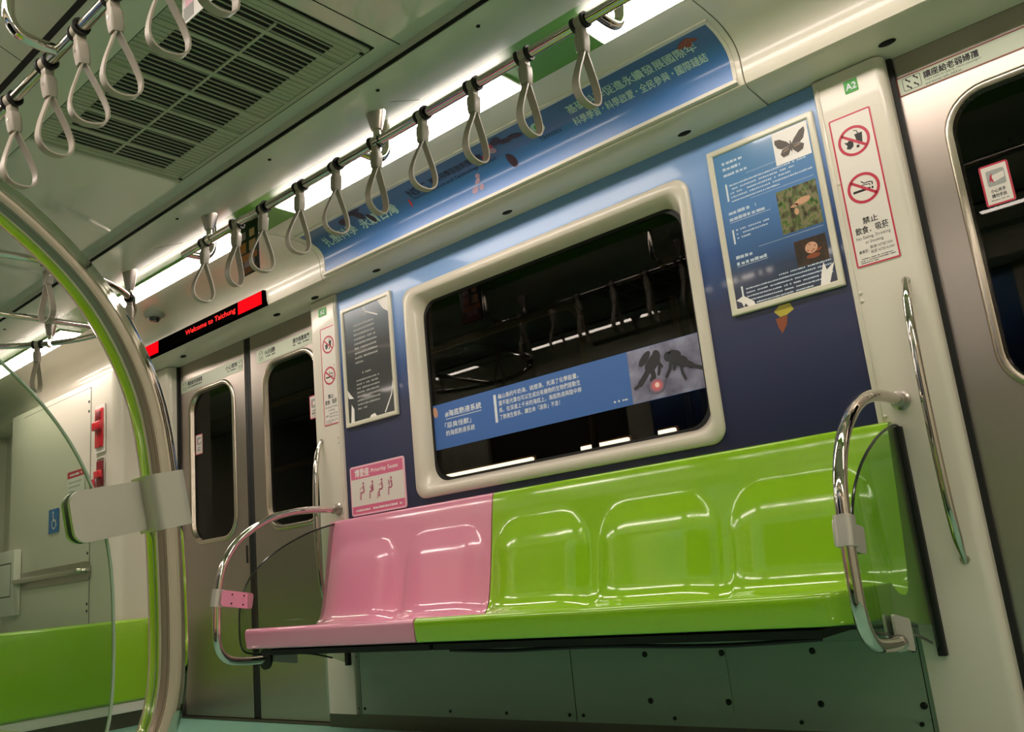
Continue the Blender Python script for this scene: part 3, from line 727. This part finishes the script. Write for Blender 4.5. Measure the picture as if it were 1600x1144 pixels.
# framed posters
def poster(x0, x1, z0, z1, material, label):
    t = tag(empty('framed_poster', ((x0 + x1) / 2, -.001, 0)), label, 'poster'); cx = (x0 + x1) / 2
    m = MB(); w = .02
    m.loft([[(u - cx, y, v) for u, v in rr(x0 + i, x1 - i, z0 + i, z1 - i, .003, 2)] for y, i in ((0, 0), (-.010, .0), (-.013, .003), (-.013, w - .004), (-.009, w), (-.004, w))], caps=False); m.build('frame', 'alu', t)
    m = MB(); m.prism(rr(x0 + .012 - cx, x1 - .012 - cx, z0 + .012, z1 - .012, .004, 3), XZ(0), -.006, -.001); m.build('print', material, t)
    return t, (lambda k: (lambda u, v, q=0: (u - cx, -.006 - .0003 * k - q, v)))
t, loc = poster(.824, 1.197, 1.329, 1.907, 'bluePoster', 'framed blue nature poster with butterfly picture right of the window')
m = MB(); f = loc(1)
def photo(m, q, f): poly(m, [q[3], q[2], q[1], q[0]], f)
rect(m, 1.055, 1.172, 1.772, 1.884, f); m.build('butterfly_picture_ground', 'paper', t, smooth=False)
m = MB(); f = loc(2); bx, bz = 1.112, 1.824
poly(m, [(bx, bz), (bx - .012, bz + .016), (bx - .034, bz + .032), (bx - .05, bz + .034), (bx - .052, bz + .022), (bx - .044, bz + .004), (bx - .03, bz - .004)], f)
poly(m, [(bx, bz), (bx + .012, bz + .016), (bx + .034, bz + .038), (bx + .05, bz + .044), (bx + .051, bz + .03), (bx + .043, bz + .008), (bx + .03, bz - .002)], f)
poly(m, [(bx, bz), (bx - .03, bz - .006), (bx - .038, bz - .02), (bx - .03, bz - .032), (bx - .012, bz - .03), (bx - .003, bz - .016)], f)
poly(m, [(bx, bz), (bx + .03, bz - .003), (bx + .042, bz - .012), (bx + .036, bz - .028), (bx + .018, bz - .034), (bx + .004, bz - .018)], f)
poly(m, ell(bx, bz - .004, .003, .02), f, .0001); m.build('butterfly', 'butterfly', t, smooth=False)
m = MB(); f = loc(3); poly(m, ell(bx - .018, bz - .012, .012, .003, .3), f); poly(m, ell(bx + .02, bz - .008, .013, .003, .1), f); m.build('wing_marks', 'butterfly2', t, smooth=False)
m = MB(); f = loc(1); rect(m, 1.036, 1.167, 1.542, 1.687, f); m.build('undergrowth_picture', 'leafphoto', t, smooth=False)
m = MB(); f = loc(2); poly(m, ell(1.116, 1.632, .026, .011, .15), f); poly(m, ell(1.088, 1.624, .013, .005, .1), f); poly(m, ell(1.092, 1.603, .007, .011), f); m.build('tan_fungus', 'mushroom', t, smooth=False)
m = MB(); f = loc(1); rect(m, 1.064, 1.165, 1.424, 1.508, f); m.build('night_picture', 'moonbg', t, smooth=False)
m = MB(); f = loc(2); poly(m, ell(1.116, 1.475, .02, .018), f); m.build('pale_disc', 'moon', t, smooth=False)
m = MB(); poly(m, ell(1.118, 1.448, .022, .008), f); poly(m, ell(1.138, 1.463, .01, .004, .4), f, .0001)
for dx, dz in ((-.012, -.007), (-.004, .011), (.001, -.011), (.012, .003), (.007, -.008)): poly(m, ell(1.116 + dx, 1.475 + dz, .003, .002), f, .0002)
m.build('rust_detail', 'rust', t, smooth=False)
f = loc(1); L = [(.872, e, 1.845 - i * .021, .013, 1, .014) for i, e in enumerate((.945, .935, .955))]
for a in ((.872, .878, 1.715, 1.777), (.870, .876, 1.565, 1.615), (.868, .874, 1.372, 1.42)):
    m = MB(); rect(m, *a, f); m.build('side_bar', 'textpale', t, smooth=False)
L += [(.886, 1.165, 1.765 - i * .014, .007, (.95, .8, .75, 1, .6)[i], None) for i in range(5)]
L += [(.868, (.965, 1.01)[i], 1.668 - i * .022, .014, 1, .015) for i in range(2)]
L += [(.884, 1.0, 1.608 - i * .014, .007, (1, .95, .4)[i], None) for i in range(3)]
L += [(.868, (.93, .972)[i], 1.513 - i * .022, .014, 1, .015) for i in range(2)]
L += [((1.0, .884, .884, .884, .884, .9)[i], 1.168, 1.418 - i * .013, .006, (1, 1, .95, 1, .9, .75)[i], None) for i in range(6)]
small_print(t, 'textdim', L, f)
for a, b, z, w in ((.868, 1.01, 1.64, .0012), (.868, .975, 1.486, .0012), (.95, 1.165, 1.79, .0008), (.95, 1.165, 1.7, .0008), (.95, 1.165, 1.532, .0008)):
    m = MB(); rect(m, a, b, z, z + w, f); m.build('rule_line', 'textpale', t, smooth=False)
f = loc(2)
for q in ([(.845, 1.378), (.872, 1.388), (.905, 1.36), (.908, 1.348), (.885, 1.348), (.874, 1.362), (.868, 1.35), (.863, 1.366)], [(1.123, 1.348), (1.152, 1.348), (1.176, 1.41), (1.150, 1.392), (1.144, 1.418), (1.134, 1.392)]):
    m = MB(); poly(m, q, f); m.build('white_leaf_print', 'paper', t, smooth=False)

t, loc = poster(-1.163, -.804, 1.32, 1.895, 'darkPoster', 'framed dark text poster left of the window above the priority sign')
f = loc(1)
small_print(t, 'textgrey', [(-1.075, -.915, 1.79 - i * .0225, .012, (.95, .97, .9, .95, 1, .97, 1, 1, .35)[i], .01) for i in range(9)] + [(-1.035, -.98, 1.83, .013, 1, .012)], f)
small_print(t, 'textgrey', [(-1.075, -.915, 1.525 - i * .019, .01, (1, .95, 1, .97, 1, 1, .97, .4)[i], .009) for i in range(8)] + [(-1.03, -.97, 1.555, .012, 1, .01)], f)
for q in ([(-.9, 1.877), (-.823, 1.877), (-.823, 1.80), (-.86, 1.825)], [(-1.145, 1.5), (-1.12, 1.47), (-1.1, 1.45), (-1.135, 1.455), (-1.145, 1.47)], [(-1.12, 1.425), (-1.102, 1.4), (-1.105, 1.338), (-1.13, 1.338), (-1.125, 1.38)], [(-1.0, 1.338), (-.985, 1.352), (-.96, 1.356), (-.945, 1.338)]):
    m = MB(); poly(m, q, f); m.build('white_shape_print', 'paper', t, smooth=False)
for q, w in (([(-1.0, 1.87), (-.985, 1.845), (-.9, 1.807)], .006), ([(-.825, 1.48), (-.84, 1.42), (-.89, 1.345)], .007)):
    m = MB(); stroke(m, q, w, f); m.build('white_line_print', 'paper', t, smooth=False)

# banner sticker on the window pane
x0, x1, z0, z1 = -.652, .66, 1.134, 1.329; xd = .366
t = tag(empty('window_banner_sticker', (0, .055, 0)), 'long blue printed sticker with divers picture across the window pane', 'sticker')
loc = lambda k: (lambda u, v, q=0: (u, -.001 - .0003 * k - q, v))
m = MB(); m.box(x0, x1, -.001, 0, z0, z1); m.build('backing', 'bluesticker', t)
m = MB(); rect(m, xd, x1 - .001, z0 + .001, z1 - .001, loc(1)); m.build('seabed_picture', 'seafloor', t, smooth=False)
m = MB(); f = loc(2)
def P(a, b): return (xd + a * (x1 - xd), z0 + b * (z1 - z0))   # picture coordinates
lay = [0]
def limb(*q, w):
    for b, c in zip(q, q[1:]): lay[0] += 1; stroke(m, [P(*b), P(*c)], w, f, lay[0] * .00006)
    for b in q: lay[0] += 1; poly(m, ell(*P(*b), w / 2, w / 2, 0, 12), f, lay[0] * .00006)
poly(m, ell(*P(.41, .79), .016, .02, .3), f); poly(m, ell(*P(.24, .78), .034, .015, .75), f)
limb((.38, .72), (.3, .6), w=.044); limb((.3, .6), (.22, .46), (.14, .34), w=.022); limb((.14, .34), (.06, .28), w=.012)
limb((.32, .58), (.34, .42), (.31, .36), w=.02); limb((.39, .72), (.44, .6), (.41, .44), w=.012); limb((.42, .7), (.47, .56), w=.008)
m.build('diver_figure', 'diver', t, smooth=False); m = MB()
poly(m, ell(*P(.565, .71), .017, .018, .2), f); poly(m, ell(*P(.66, .74), .026, .012, -.35), f)
limb((.62, .67), (.76, .55), w=.038); limb((.76, .55), (.86, .45), w=.022); limb((.86, .45), (.98, .37), w=.013)
limb((.6, .64), (.57, .48), (.51, .36), w=.011); limb((.72, .52), (.73, .36), (.76, .24), w=.01); limb((.65, .58), (.63, .46), w=.012)
m.build('diver_figure', 'diver', t, smooth=False)
for k_, (r1, c_) in enumerate(((.03, '#8d6f86'), (.024, '#b56d7c'), (.018, '#dc6f78'))):
    M['glow_%d' % k_] = mat('pink_glow_print_%d' % k_, c_, .4)
    m = MB(); poly(m, ell(*P(.37, .24), r1, r1 * .85), f, .003 + .0002 * k_); m.build('pink_glow', 'glow_%d' % k_, t, smooth=False)
m = MB(); poly(m, ell(*P(.375, .25), .009, .009), f, .0038); m.build('bright_spot', 'glow2', t, smooth=False)
f = loc(1)
text(t, 'textpale', '#海底熱液系統', -.578, -.366, 1.266, .027, f, .0007)
m = MB(); rect(m, -.574, -.366, 1.256, 1.2585, f); m.build('rule_line', 'textpale', t, smooth=False)
text(t, 'textpale', '「惡臭怪獸」', -.584, -.43, 1.218, .024, f, .0004); text(t, 'textpale', '的海底熱液系統', -.58, -.412, 1.185, .023, f, .0004)
m = MB(); poly(m, [(-.295, 1.19), (-.281, 1.19), (-.281, 1.305), (-.295, 1.305)], f); m.build('side_bar', 'textpale', t, smooth=False)
for i, (q, e) in enumerate((('龜山島的牛奶海、硫煙湧、充滿了化學能量，', .14), ('還不能光靠也可以生成出有機物的生物們居動生', .146), ('長，在深達上千米的海底上，海底熱液與陸中岸', .148), ('了熱液生態系，讓生命「源泉」不息！', .04))):
    text(t, 'textpale', q, -.27, e, 1.283 - i * .0285, .0205, f, .0003)
small_print(t, 'textpale', [(.285, .345, 1.155, .009, 1, None)], f)
m = MB(); poly(m, ell(-.636, 1.298, .014, .024, .2), f); m.build('tan_mark', 'mushroom', t, smooth=False)

# cove banner
CP = [Vector((0, y, z)) for y, z in [(-.162, 2.032)] + COVE[3:10]]
CP = [Vector((0, p.y, p.z)) for p in smooth_path(CP, 4)]
cs = [0]
for p, q in zip(CP, CP[1:]): cs.append(cs[-1] + (q - p).length)
def on_cove(u, s, w=0):
    s = max(0, min(s, cs[-1] - 1e-6)); i = next(k for k in range(len(cs) - 1) if cs[k + 1] >= s)
    t_ = (s - cs[i]) / (cs[i + 1] - cs[i]); p = CP[i].lerp(CP[i + 1], t_); d = (CP[i + 1] - CP[i]).normalized(); n = Vector((0, -d.z, d.y))
    if n.y > 0 or n.z > .2: n = -n
    q = p + n * w
    return (u, q.y, q.z)
SL = cs[-1]
ban = tag(empty('cove_banner', (0, 0, 0)), 'long curved blue advertising banner in the cove above the window', 'banner')
m = MB(); N_ = len(CP)
bx0, bx1 = -1.06, 1.028
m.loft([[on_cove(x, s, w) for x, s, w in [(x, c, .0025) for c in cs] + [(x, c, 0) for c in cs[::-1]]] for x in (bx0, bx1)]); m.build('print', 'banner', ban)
m = MB()
for s in (-.0, SL): pass
m.loft([[on_cove(x, 0, 0), (x, -.172, 2.028), (x, -.172, 2.016), (x, -.158, 2.014)] for x in (bx0 - .012, bx1 + .012)])
m.loft([[on_cove(x, SL - .002, -.001), on_cove(x, SL - .002, .006), (x, -.325, 2.166), (x, -.325, 2.174)] for x in (bx0 - .012, bx1 + .012)])
for a, b in ((bx0 - .012, bx0), (bx1, bx1 + .012)): m.loft([[on_cove(x, s, w) for x, s, w in [(x, c, .005) for c in cs] + [(x, c, -.001) for c in cs[::-1]]] for x in (a, b)])
m.build('frame', 'cove', ban)
cv = lambda k: (lambda u, v, q=0: on_cove(u, v, .003 + .0003 * k + q))
f = cv(1)
text(ban, 'textmint', '扎根科學', -1.0, -.78, .105, .056, f, .001); text(ban, 'textmint', '永續台灣', -.745, -.51, .105, .056, f, .001)
text(ban, 'textmint', '基礎科學促進永續發展國際年', .44, .955, .150, .042, f, .0008)
for k_, q in enumerate(('科學學習', '科學啟蒙', '全民參與', '國際鏈結')):
    text(ban, 'textmint', q, .43 + k_ * .141, .543 + k_ * .141, .098, .033, f, .0005)
    if k_ < 3:
        m = MB(); disc(m, .557 + k_ * .141, .114, 0, .0032, f, 12); m.build('dot_mark', 'textmint', ban, smooth=False)
text(ban, 'inknavy', 'NSTC', -.4, -.29, .14, .042, f, .0015); text(ban, 'inknavy', '國家科學及技術委員會', -.265, .02, .15, .034, f, .0006)
text(ban, 'inknavy', 'National Science and Technology Council', -.4, .06, .118, .019, f, .0003)
text(ban, 'inknavy', 'TAIWAN', .27, .37, .105, .018, f)
m = MB(); disc(m, .3, .165, .014, .027, f, 28); m.build('round_logo', 'textmint', ban, smooth=False)
m = MB(); disc(m, .3, .165, 0, .014, f, 20); m.build('logo_centre', 'greensign', ban, smooth=False)
def blobs(mname, name, L):
    for i, (x, s, a, b, r) in enumerate(L):
        m = MB(); poly(m, ell(x, s, a, b, r), cv(2), .0001 * i); m.build(name, mname, ban, smooth=False)
blobs('purple', 'dark_bird_print', [(-.79, .19, .035, .022, .3), (-.70, .19, .022, .04, .2), (-.66, .14, .014, .03, .2), (-.7, .215, .05, .012, .1), (.12, .2, .03, .018, .5), (.15, .18, .03, .012, -.2), (.12, .09, .018, .034, .35), (.2, .18, .03, .012, -.3)])
blobs('coral', 'red_flower_print', [(.075, .19, .022, .016, .2), (.03, .15, .02, .016, .2), (-.43, .12, .006, .022, -.2)])
blobs('tan', 'mauve_flower_print', [(-.07, .075, .016, .01, .6), (-.09, .045, .018, .014, .2), (-.055, .045, .012, .013, .1), (-.06, .095, .012, .01, .3), (.075, .165, .018, .014, 0), (-.76, .2, .01, .008, 0)])
blobs('rust', 'brown_insect_print', [(.93, .2, .03, .012, .5), (.955, .2, .022, .01, -.4), (.94, .185, .012, .012, 0)])

# yellow print on the wall under the right poster
t = tag(empty('wall_flower_print', (.99, -.0008, 1.29)), 'small yellow-brown printed figure on the navy wall under the blue poster', 'sticker')
fl = lambda u, v, q=0: (u, -q, v)
m = MB(); poly(m, [(-.03, .02), (-.01, .035), (.025, .035), (.035, .012), (.01, .0), (-.012, -.002)], fl); m.build('yellow_print', 'olive', t, smooth=False)
m = MB(); poly(m, [(-.028, -.004), (.012, -.002), (.005, -.03), (-.014, -.055), (-.024, -.03)], fl, .0002); m.build('brown_print', 'rust', t, smooth=False)

# door header signs
def header(xa, xb, z0, z1, blocks, label, brown):
    t, loc = sign('door_header_sign', xa, xb, z0, z1, .0498, .0015, 'signplate', label, 'sign', .002)
    if brown: border(t, loc, xa, xb, z0, z1, .004, .002, 'redline')
    f = loc(1); h = z1 - z0
    for kind, a, b, q in blocks:
        if kind == 'pic':
            m = MB(); r = rr(a, b, z0 + .012, z1 - .008, .006, 4); p = rr(a + .0015, b - .0015, z0 + .0135, z1 - .0095, .005, 4)
            for i in range(len(r)):
                k = (i + 1) % len(r); poly(m, [r[i], r[k], p[k], p[i]], f)
            w = b - a
            for ux, uz in ((.28, .68), (.72, .72), (.3, .34), (.7, .36)):
                px, pz = a + w * ux, z0 + h * uz
                disc(m, px - w * .06, pz + h * .09, 0, .003, f, 8); stroke(m, [(px - w * .05, pz + h * .06), (px + w * .03, pz - h * .01), (px + w * .1, pz - h * .02), (px + w * .1, pz - h * .12)], .004, f)
            m.build('pictogram', 'ink', t, smooth=False)
        elif kind == 'big': text(t, 'ink', q, a, b, z0 + h * .47, h * .36, f, .0008)
        elif kind == 'small': text(t, 'ink', q, a, b, z0 + h * .28, h * .16, f)
        elif kind == 'tiny': text(t, 'ink', q, a, b, z0 + h * .12, h * .14, f)
        else: small_print(t, 'ink', [(a, b, z0 + h * .28, h * .14, 1, None)], f)
    return t
header(1.439, 2.06, 1.86, 1.922, (('pic', 1.455, 1.507, ''), ('big', 1.515, 1.665, '讓座給老弱婦孺'), ('small', 1.516, 1.67, 'Yield seats to elderly, infirm passengers'), ('tiny', 1.516, 1.615, 'and women with children')), 'pale sign with black Chinese lettering and brown edge on the right-hand door', True)
header(-2.755, -2.10, 1.82, 1.893, (('pic', -2.74, -2.69, ''), ('big', -2.68, -2.52, '讓座給老弱婦孺'), ('ms', -2.68, -2.52, ''), ('big', -2.27, -2.15, '小心間隙'), ('ms', -2.25, -2.15, ''), ('pic', -2.14, -2.1, '')), 'pale sign strip on the left leaf of the far-left doors', False)
header(-1.962, -1.415, 1.82, 1.893, (('pic', -1.94, -1.9, ''), ('big', -1.885, -1.79, '小心月台間隙'), ('ms', -1.885, -1.79, ''), ('big', -1.63, -1.49, '請勿倚靠車門'), ('ms', -1.63, -1.49, ''), ('pic', -1.475, -1.43, '')), 'pale sign strip on the right leaf of the far-left doors', False)
# hand warning stickers on the door panes
def hand_sticker(xa, xb, z0, z1, label):
    t, loc = sign('door_hand_sticker', xa, xb, z0, z1, .0655, .001, 'white', label, 'sticker', .006)
    border(t, loc, xa, xb, z0, z1, .005, .006, 'red'); w, h = xb - xa, z1 - z0
    m = MB(); f = loc(1); a = rr(xa + w * .2, xb - w * .17, z0 + h * .46, z0 + h * .85, .005, 3); poly(m, a, f); m.build('pictogram_ground', 'textgrey', t, smooth=False)
    m = MB(); f = loc(2); poly(m, [(xa + w * .4, z0 + h * .72), (xb - w * .2, z0 + h * .76), (xb - w * .2, z0 + h * .62), (xa + w * .42, z0 + h * .55), (xa + w * .36, z0 + h * .62)], f); m.build('hand_pictogram', 'white', t, smooth=False)
    m = MB(); f = loc(3); poly(m, [(xa + w * .27, z0 + h * .58), (xa + w * .32, z0 + h * .72), (xa + w * .4, z0 + h * .78), (xa + w * .38, z0 + h * .68), (xa + w * .44, z0 + h * .52), (xa + w * .34, z0 + h * .6)], f); m.build('red_flash', 'red', t, smooth=False)
    f = loc(1); text(t, 'ink', '小心夾手', xa + w * .25, xb - w * .25, z0 + h * .3, h * .09, f, .0003); text(t, 'ink', '請勿手扶', xa + w * .25, xb - w * .25, z0 + h * .18, h * .09, f, .0003)
    small_print(t, 'ink', [(xa + w * .2, xb - w * .2, z0 + h * .11, h * .025, 1, None)], f)
hand_sticker(1.594, 1.668, 1.452, 1.573, 'red-edged hand warning sticker on the right door pane')
hand_sticker(-2.63, -2.556, 1.432, 1.55, 'red-edged hand warning sticker on the pane of the far-left leaf')
hand_sticker(-1.535, -1.47, 1.437, 1.556, 'red-edged hand warning sticker on the pane beside the left pillar')

# ---------------------------------------------------------------- LED display over the left doors
t = tag(empty('led_display', (-2.165, -.17, 2.044)), 'red LED display reading Welcome to Taichung over the left doors', 'display')
m = MB(); m.box(-.625, .625, -.012, .02, -.039, .037, .003); m.build('housing', 'ledblack', t)
f = lambda u, v, q=0: (u, -.0125 - q, v)
m = MB(); rect(m, -.605, -.42, -.034, .034, f); m.build('red_block', 'ledred', t, smooth=False)
m = MB(); rect(m, .40, .612, -.034, .034, f); m.build('red_block', 'ledred', t, smooth=False)
m = MB(); put_text(m, 'Welcome to Taichung', -.12, .375, -.02, .036, f, bold=.0012); m.build('lettering', 'ledtext', t, smooth=False)
# security camera
t = tag(empty('security_camera', (-2.4, -.3, 2.172)), 'small grey dome security camera beside the ceiling light, left of the display', 'camera')
m = MB(); m.lathe([(.055, .002), (.055, -.012), (.05, -.02), (.035, -.026)], (0, 0, 0), 28); m.build('housing', 'cctv', t)
m = MB(); m.lathe([(.034, -.02), (.032, -.034), (.022, -.046), (.0, -.05)], (0, 0, 0), 24); m.build('dome', 'lens', t)

# hanging cards
def card(x, y, z0, z1, w, label, cols):
    t = tag(empty('hanging_card', (x, y, z0)), label, 'card'); h = z1 - z0
    m = MB(); m.box(-w / 2, w / 2, -.0012, .0012, 0, h, .0005); m.build('card', cols[0], t)
    for i, (a, b, c, d, mm) in enumerate(cols[1]):
        for s in (-1, 1):
            m = MB(); poly(m, [(w * (a - .5), h * c), (w * (b - .5), h * c), (w * (b - .5), h * d), (w * (a - .5), h * d)], lambda u, v, q=0: (u, s * (.0016 + .0002 * i), v)); m.build('printed_panel', mm, t, smooth=False)
    m = MB(); m.box(-.01, .01, -.003, .003, h - .004, h + .02); m.build('clip', 'satin', t)
    return t
card(-.985, -.62, 1.905, 2.15, .155, 'dark advertising card hanging beside the light strip, seen between straps', ('poster_dark', [(.12, .4, .42, .6, 'orange'), (.55, .85, .42, .6, 'mushroom'), (.15, .4, .66, .8, 'tan'), (.58, .82, .66, .8, 'mushroom'), (.08, .92, .26, .38, 'orange'), (.3, .8, .14, .26, 'tan'), (.05, .9, .03, .13, 'rust')]))
card(.395, -1.635, 1.93, 2.068, .15, 'pale pink and white card hanging at the top edge before the vent', ('paper', [(.1, .5, .3, .8, 'pinkwhite'), (.3, .7, .55, .95, 'moon'), (.05, .35, .05, .3, 'textgrey')]))

# ---------------------------------------------------------------- left end: cabinet, handles, green bench
YQ = -.25; YP = YQ - .0035
cb = tag(empty('equipment_cabinet', (-3.0, 0, 0)), 'cream equipment cabinet with rounded corner left of the far doors', 'cabinet')
pts = [(-1.5, 0), (-1.5, YQ)] + [(.06 - .06 + .06 * math.sin(q) - .02, YQ + .06 - .06 * math.cos(q)) for q in (PI / 2 * k / 8 for k in range(9))] + [(.04, -.02)]
pts[0] = (-1.5, -.003)
pts.insert(1, (-1.5, -.003)) if False else None
m = MB(); m.prism(pts, lambda u, v, w: (u, v, w), .001, 1.984); m.build('body', 'cream', cb)
m = MB(); m.loft([[(x, YQ + y, z) for x, z in rr(-1.3, -.28, .25, 1.945, .01, 3)] for y in (-.003, .001)]); m.build('door_panel', 'cream', cb)
m = MB(); m.loft([[(x, YQ + y, z) for x, z in rr(-1.304, -.276, .246, 1.949, .011, 3)] for y in (-.0012, .001)]); m.build('panel_gap', 'gap', cb)
for z in (1.86, 1.8, 1.15, .95, .66, .62):
    m = MB(); m.lathe([(.009, .001), (.009, -.0045)], (-.3, YQ, z), 12, 'Y'); m.build('lock', 'gap', cb)
m = MB()
for z in (.87, .92, .78): pass
m.build('unused', 'gap', cb) if False else m.b.free()
t = tag(empty('emergency_handle', (-3.14, YP, 1.665)), 'large red emergency handle box on the cream cabinet', 'emergency handle')
m = MB(); m.loft([[(x, y, z) for x, z in rr(-.062, .062, -.145, .145, .008, 3)] for y in (-.006, 0)]); m.build('base_plate', 'white', t)
m = MB(); m.box(-.048, .048, -.016, -.005, -.115, .12, .004); m.build('red_box', 'redplastic', t)
m = MB(); m.box(-.03, .03, -.02, -.014, .05, .105, .003); m.build('recess', 'darkred', t)
m = MB(); m.box(-.052, .052, -.034, -.014, -.012, .04, .006); m.build('lever', 'redplastic', t)
m = MB(); m.lathe([(.006, -.019), (.006, -.015)], (0, 0, -.05), 12, 'Y'); m.build('lock', 'darkred', t)
t = tag(empty('emergency_handle', (-3.13, YP, 1.38)), 'smaller red emergency handle box under the large one on the cabinet', 'emergency handle')
m = MB(); m.loft([[(x, y, z) for x, z in rr(-.045, .045, -.105, .105, .006, 3)] for y in (-.006, 0)]); m.build('base_plate', 'satin', t)
m = MB(); m.box(-.036, .036, -.014, -.005, -.06, .09, .003); m.build('recess', 'darkred', t)
m = MB(); m.box(-.04, .04, -.03, -.012, -.012, .03, .005); m.build('lever', 'redplastic', t)
t = tag(empty('notice_sticker', (-3.46, YP, 1.4)), 'white notice with red heading on the cabinet, seen through the glass', 'sticker')
m = MB(); m.box(-.12, .12, -.0045, -.003, -.11, .065); m.build('backing', 'white', t)
m = MB(); f = lambda u, v, q=0: (u, -.005 - q, v); rect(m, -.118, .118, .022, .063, f); m.build('red_heading', 'red', t, smooth=False)
small_print(t, 'paper', [(-.08, .1, .034, .018, 1, None)], lambda u, v, q=0: (u, -.0054, v))
small_print(t, 'textgrey', [(-.1, .1, -.01 - i * .028, .012, (.9, .8, .5)[i], None) for i in range(3)], f)
t = tag(empty('small_red_sticker', (-3.235, YP, 1.33)), 'small red sticker beside the smaller emergency handle', 'sticker')
m = MB(); m.box(-.03, .03, -.0045, -.003, -.06, .045); m.build('backing', 'red', t)
t = tag(empty('wheelchair_sticker', (-3.77, YP, 1.19)), 'blue wheelchair sticker half behind the steel clamp in the foreground', 'sticker')
m = MB(); m.box(-.075, .075, -.0045, -.003, -.075, .075); m.build('backing', 'bluewheel', t)
m = MB(); f = lambda u, v, q=0: (u, -.005 - q, v); disc(m, .005, -.02, .024, .032, f, 24); disc(m, -.008, .052, 0, .009, f, 12); stroke(m, [(-.008, .04), (-.002, .0), (.03, .0), (.042, -.035)], .01, f); m.build('pictogram', 'paper', t, smooth=False)
t = tag(empty('wall_handrail', (-3.77, YP, .85)), 'short horizontal chrome handrail on the cabinet above the green side bench', 'grab rail')
p = smooth_path([(-.47, 0, 0), (-.465, -.035, 0), (-.43, -.055, 0), (0, -.058, 0), (.43, -.055, 0), (.465, -.035, 0), (.47, 0, 0)], 6); MB().tube(p, .016, 14).build('bar', 'chrome', t)
m = MB(); m.loft([[(x, y, z) for x, z in rr(-.52, .52, -.055, .055, .05, 6)] for y in (-.006, -.0032)]); m.build('backing_plate', 'satin', t)
t = tag(empty('grey_panel_box', (-4.42, YP, .86)), 'pale grey box with dark outline on the cabinet at the left edge', 'box')
m = MB(); m.box(-.16, .16, -.05, -.003, -.22, .2, .006); m.build('body', 'white', t)
border(t, lambda k: (lambda u, v, q=0: (u, -.0505 - q, v)), -.1, .12, -.1, .12, .008, .004, 'ink', name='outline')

gb = tag(empty('green_side_bench', (-2.80, -.6, 0)), 'lime green bench panel crossing the car at the lower left, beyond the doors', 'bench')
pts = [(-.12, .125), (-.02, .125), (0, .14), (.005, .3), (.0, .5), (-.012, .538), (-.035, .552), (-.07, .552), (-.105, .54), (-.12, .5)]
m = MB(); ZM = .34
def gbl(y, k): return [(-.06 + (x + .06) * k, y, z) for x, z in pts]
m.loft([gbl(.49, .3), gbl(.485, .65), gbl(.465, .92), gbl(.43, 1), gbl(.2, 1), gbl(-.3, 1), gbl(-.75, 1)]); m.build('seat_shell', 'lime', gb, angle=40)
m = MB(); m.box(-.11, -.015, -.74, .48, .075, .125, .004); m.build('white_kick_strip', 'white', gb)
m = MB(); m.box(-.1, -.03, -.72, .47, 0, .075); m.build('base', 'skirt', gb)

# ---------------------------------------------------------------- near side: turned copies of the shell, bench and window
for o in near_src:
    c = turned(o)
    if o.name.startswith('wall_far'): c.name = 'wall_near'
    elif o.name.startswith('window_'): c.name = 'window_2'
    elif o.name.startswith('door_'): c.name = 'door_3'
    elif o.name.startswith('baseboard'): c.name = 'baseboard_near'
    else:
        n_trim[0] += 1; c.name = 'trim_%d' % n_trim[0]
c = copy_tree(gr); c.scale = (1, -1, 1); c.location.y = W; c['label'] = 'lime green bench on the near side, only mirrored in the window'
c = copy_tree(pk); c.scale = (1, -1, 1); c.location.y = W; c['label'] = 'pink bench on the near side, only mirrored in the window'
m = MB(); m.box(-2.81, -1.42, W - .1, W - .03, 0, 2.0); struct(m.build('wall_near', 'skirt'))

# ---------------------------------------------------------------- outside: dark tunnel side and a yellow guard rail
m = MB(); m.box(-9, 8, 3.2, 3.4, -1, 5); struct(m.build('wall_tunnel', 'tunnel'))
m = MB(); m.box(-9, 8, W - 3.4, W - 3.2, -1, 5); struct(m.build('wall_tunnel', 'tunnel'))
g = tag(empty('yellow_guard_rail', (0, 1.2, 0)), 'dim yellow guard rail outside behind the dark window pane', 'guard rail')
p = smooth_path([(-4, 0, 2.0), (-2, 0, 2.0), (-.8, 0, 2.0), (-.68, 0, 1.98), (-.63, 0, 1.92), (-.62, 0, 1.7), (-.62, 0, 0)], 6); MB().tube(p, .022, 10).build('top_rail', 'yellow', g)
MB().tube([(-4, 0, 1.5), (-2, 0, 1.5), (-.62, 0, 1.5)], .02, 10).build('cross_rail', 'yellow', g)
for x in (-3, -1.9): MB().tube([(x, 0, 2.0), (x, 0, .8), (x, 0, 0)], .022, 10).build('post', 'brownpost', g)
for x in (-.04, .05): MB().tube([(x, 0, 1.86), (x, 0, .8), (x, 0, 0)], .02, 10).build('end_post', 'yellow', g)
M['tube'] = mat('tunnel_tube_lamp', '#fff4e8', .4, emit=5)
for (a_, b_), lb in zip(((-2.72, -1.86), (-1.43, -1.05), (-.82, -.70)), ('long white light strip outside, low in the left part of the window', 'white light strip outside, low in the middle of the window', 'short white light outside, low in the right part of the window')):
    t = tag(empty('tunnel_light', ((a_ + b_) / 2, 2.2, 1.345)), lb, 'light', 'lights outside the window'); h = (b_ - a_) / 2
    m = MB(); m.box(-h - .02, h + .02, .01, .06, -.04, .04, .004); m.build('housing', 'brownpost', t)
    m = MB(); m.box(-h, h, -.02, .012, -.025, .025, .006); m.build('diffuser', 'tube', t)
    m = MB(); m.box(-.02, .02, .015, .05, -1.345, -.04); m.build('stand', 'brownpost', t)
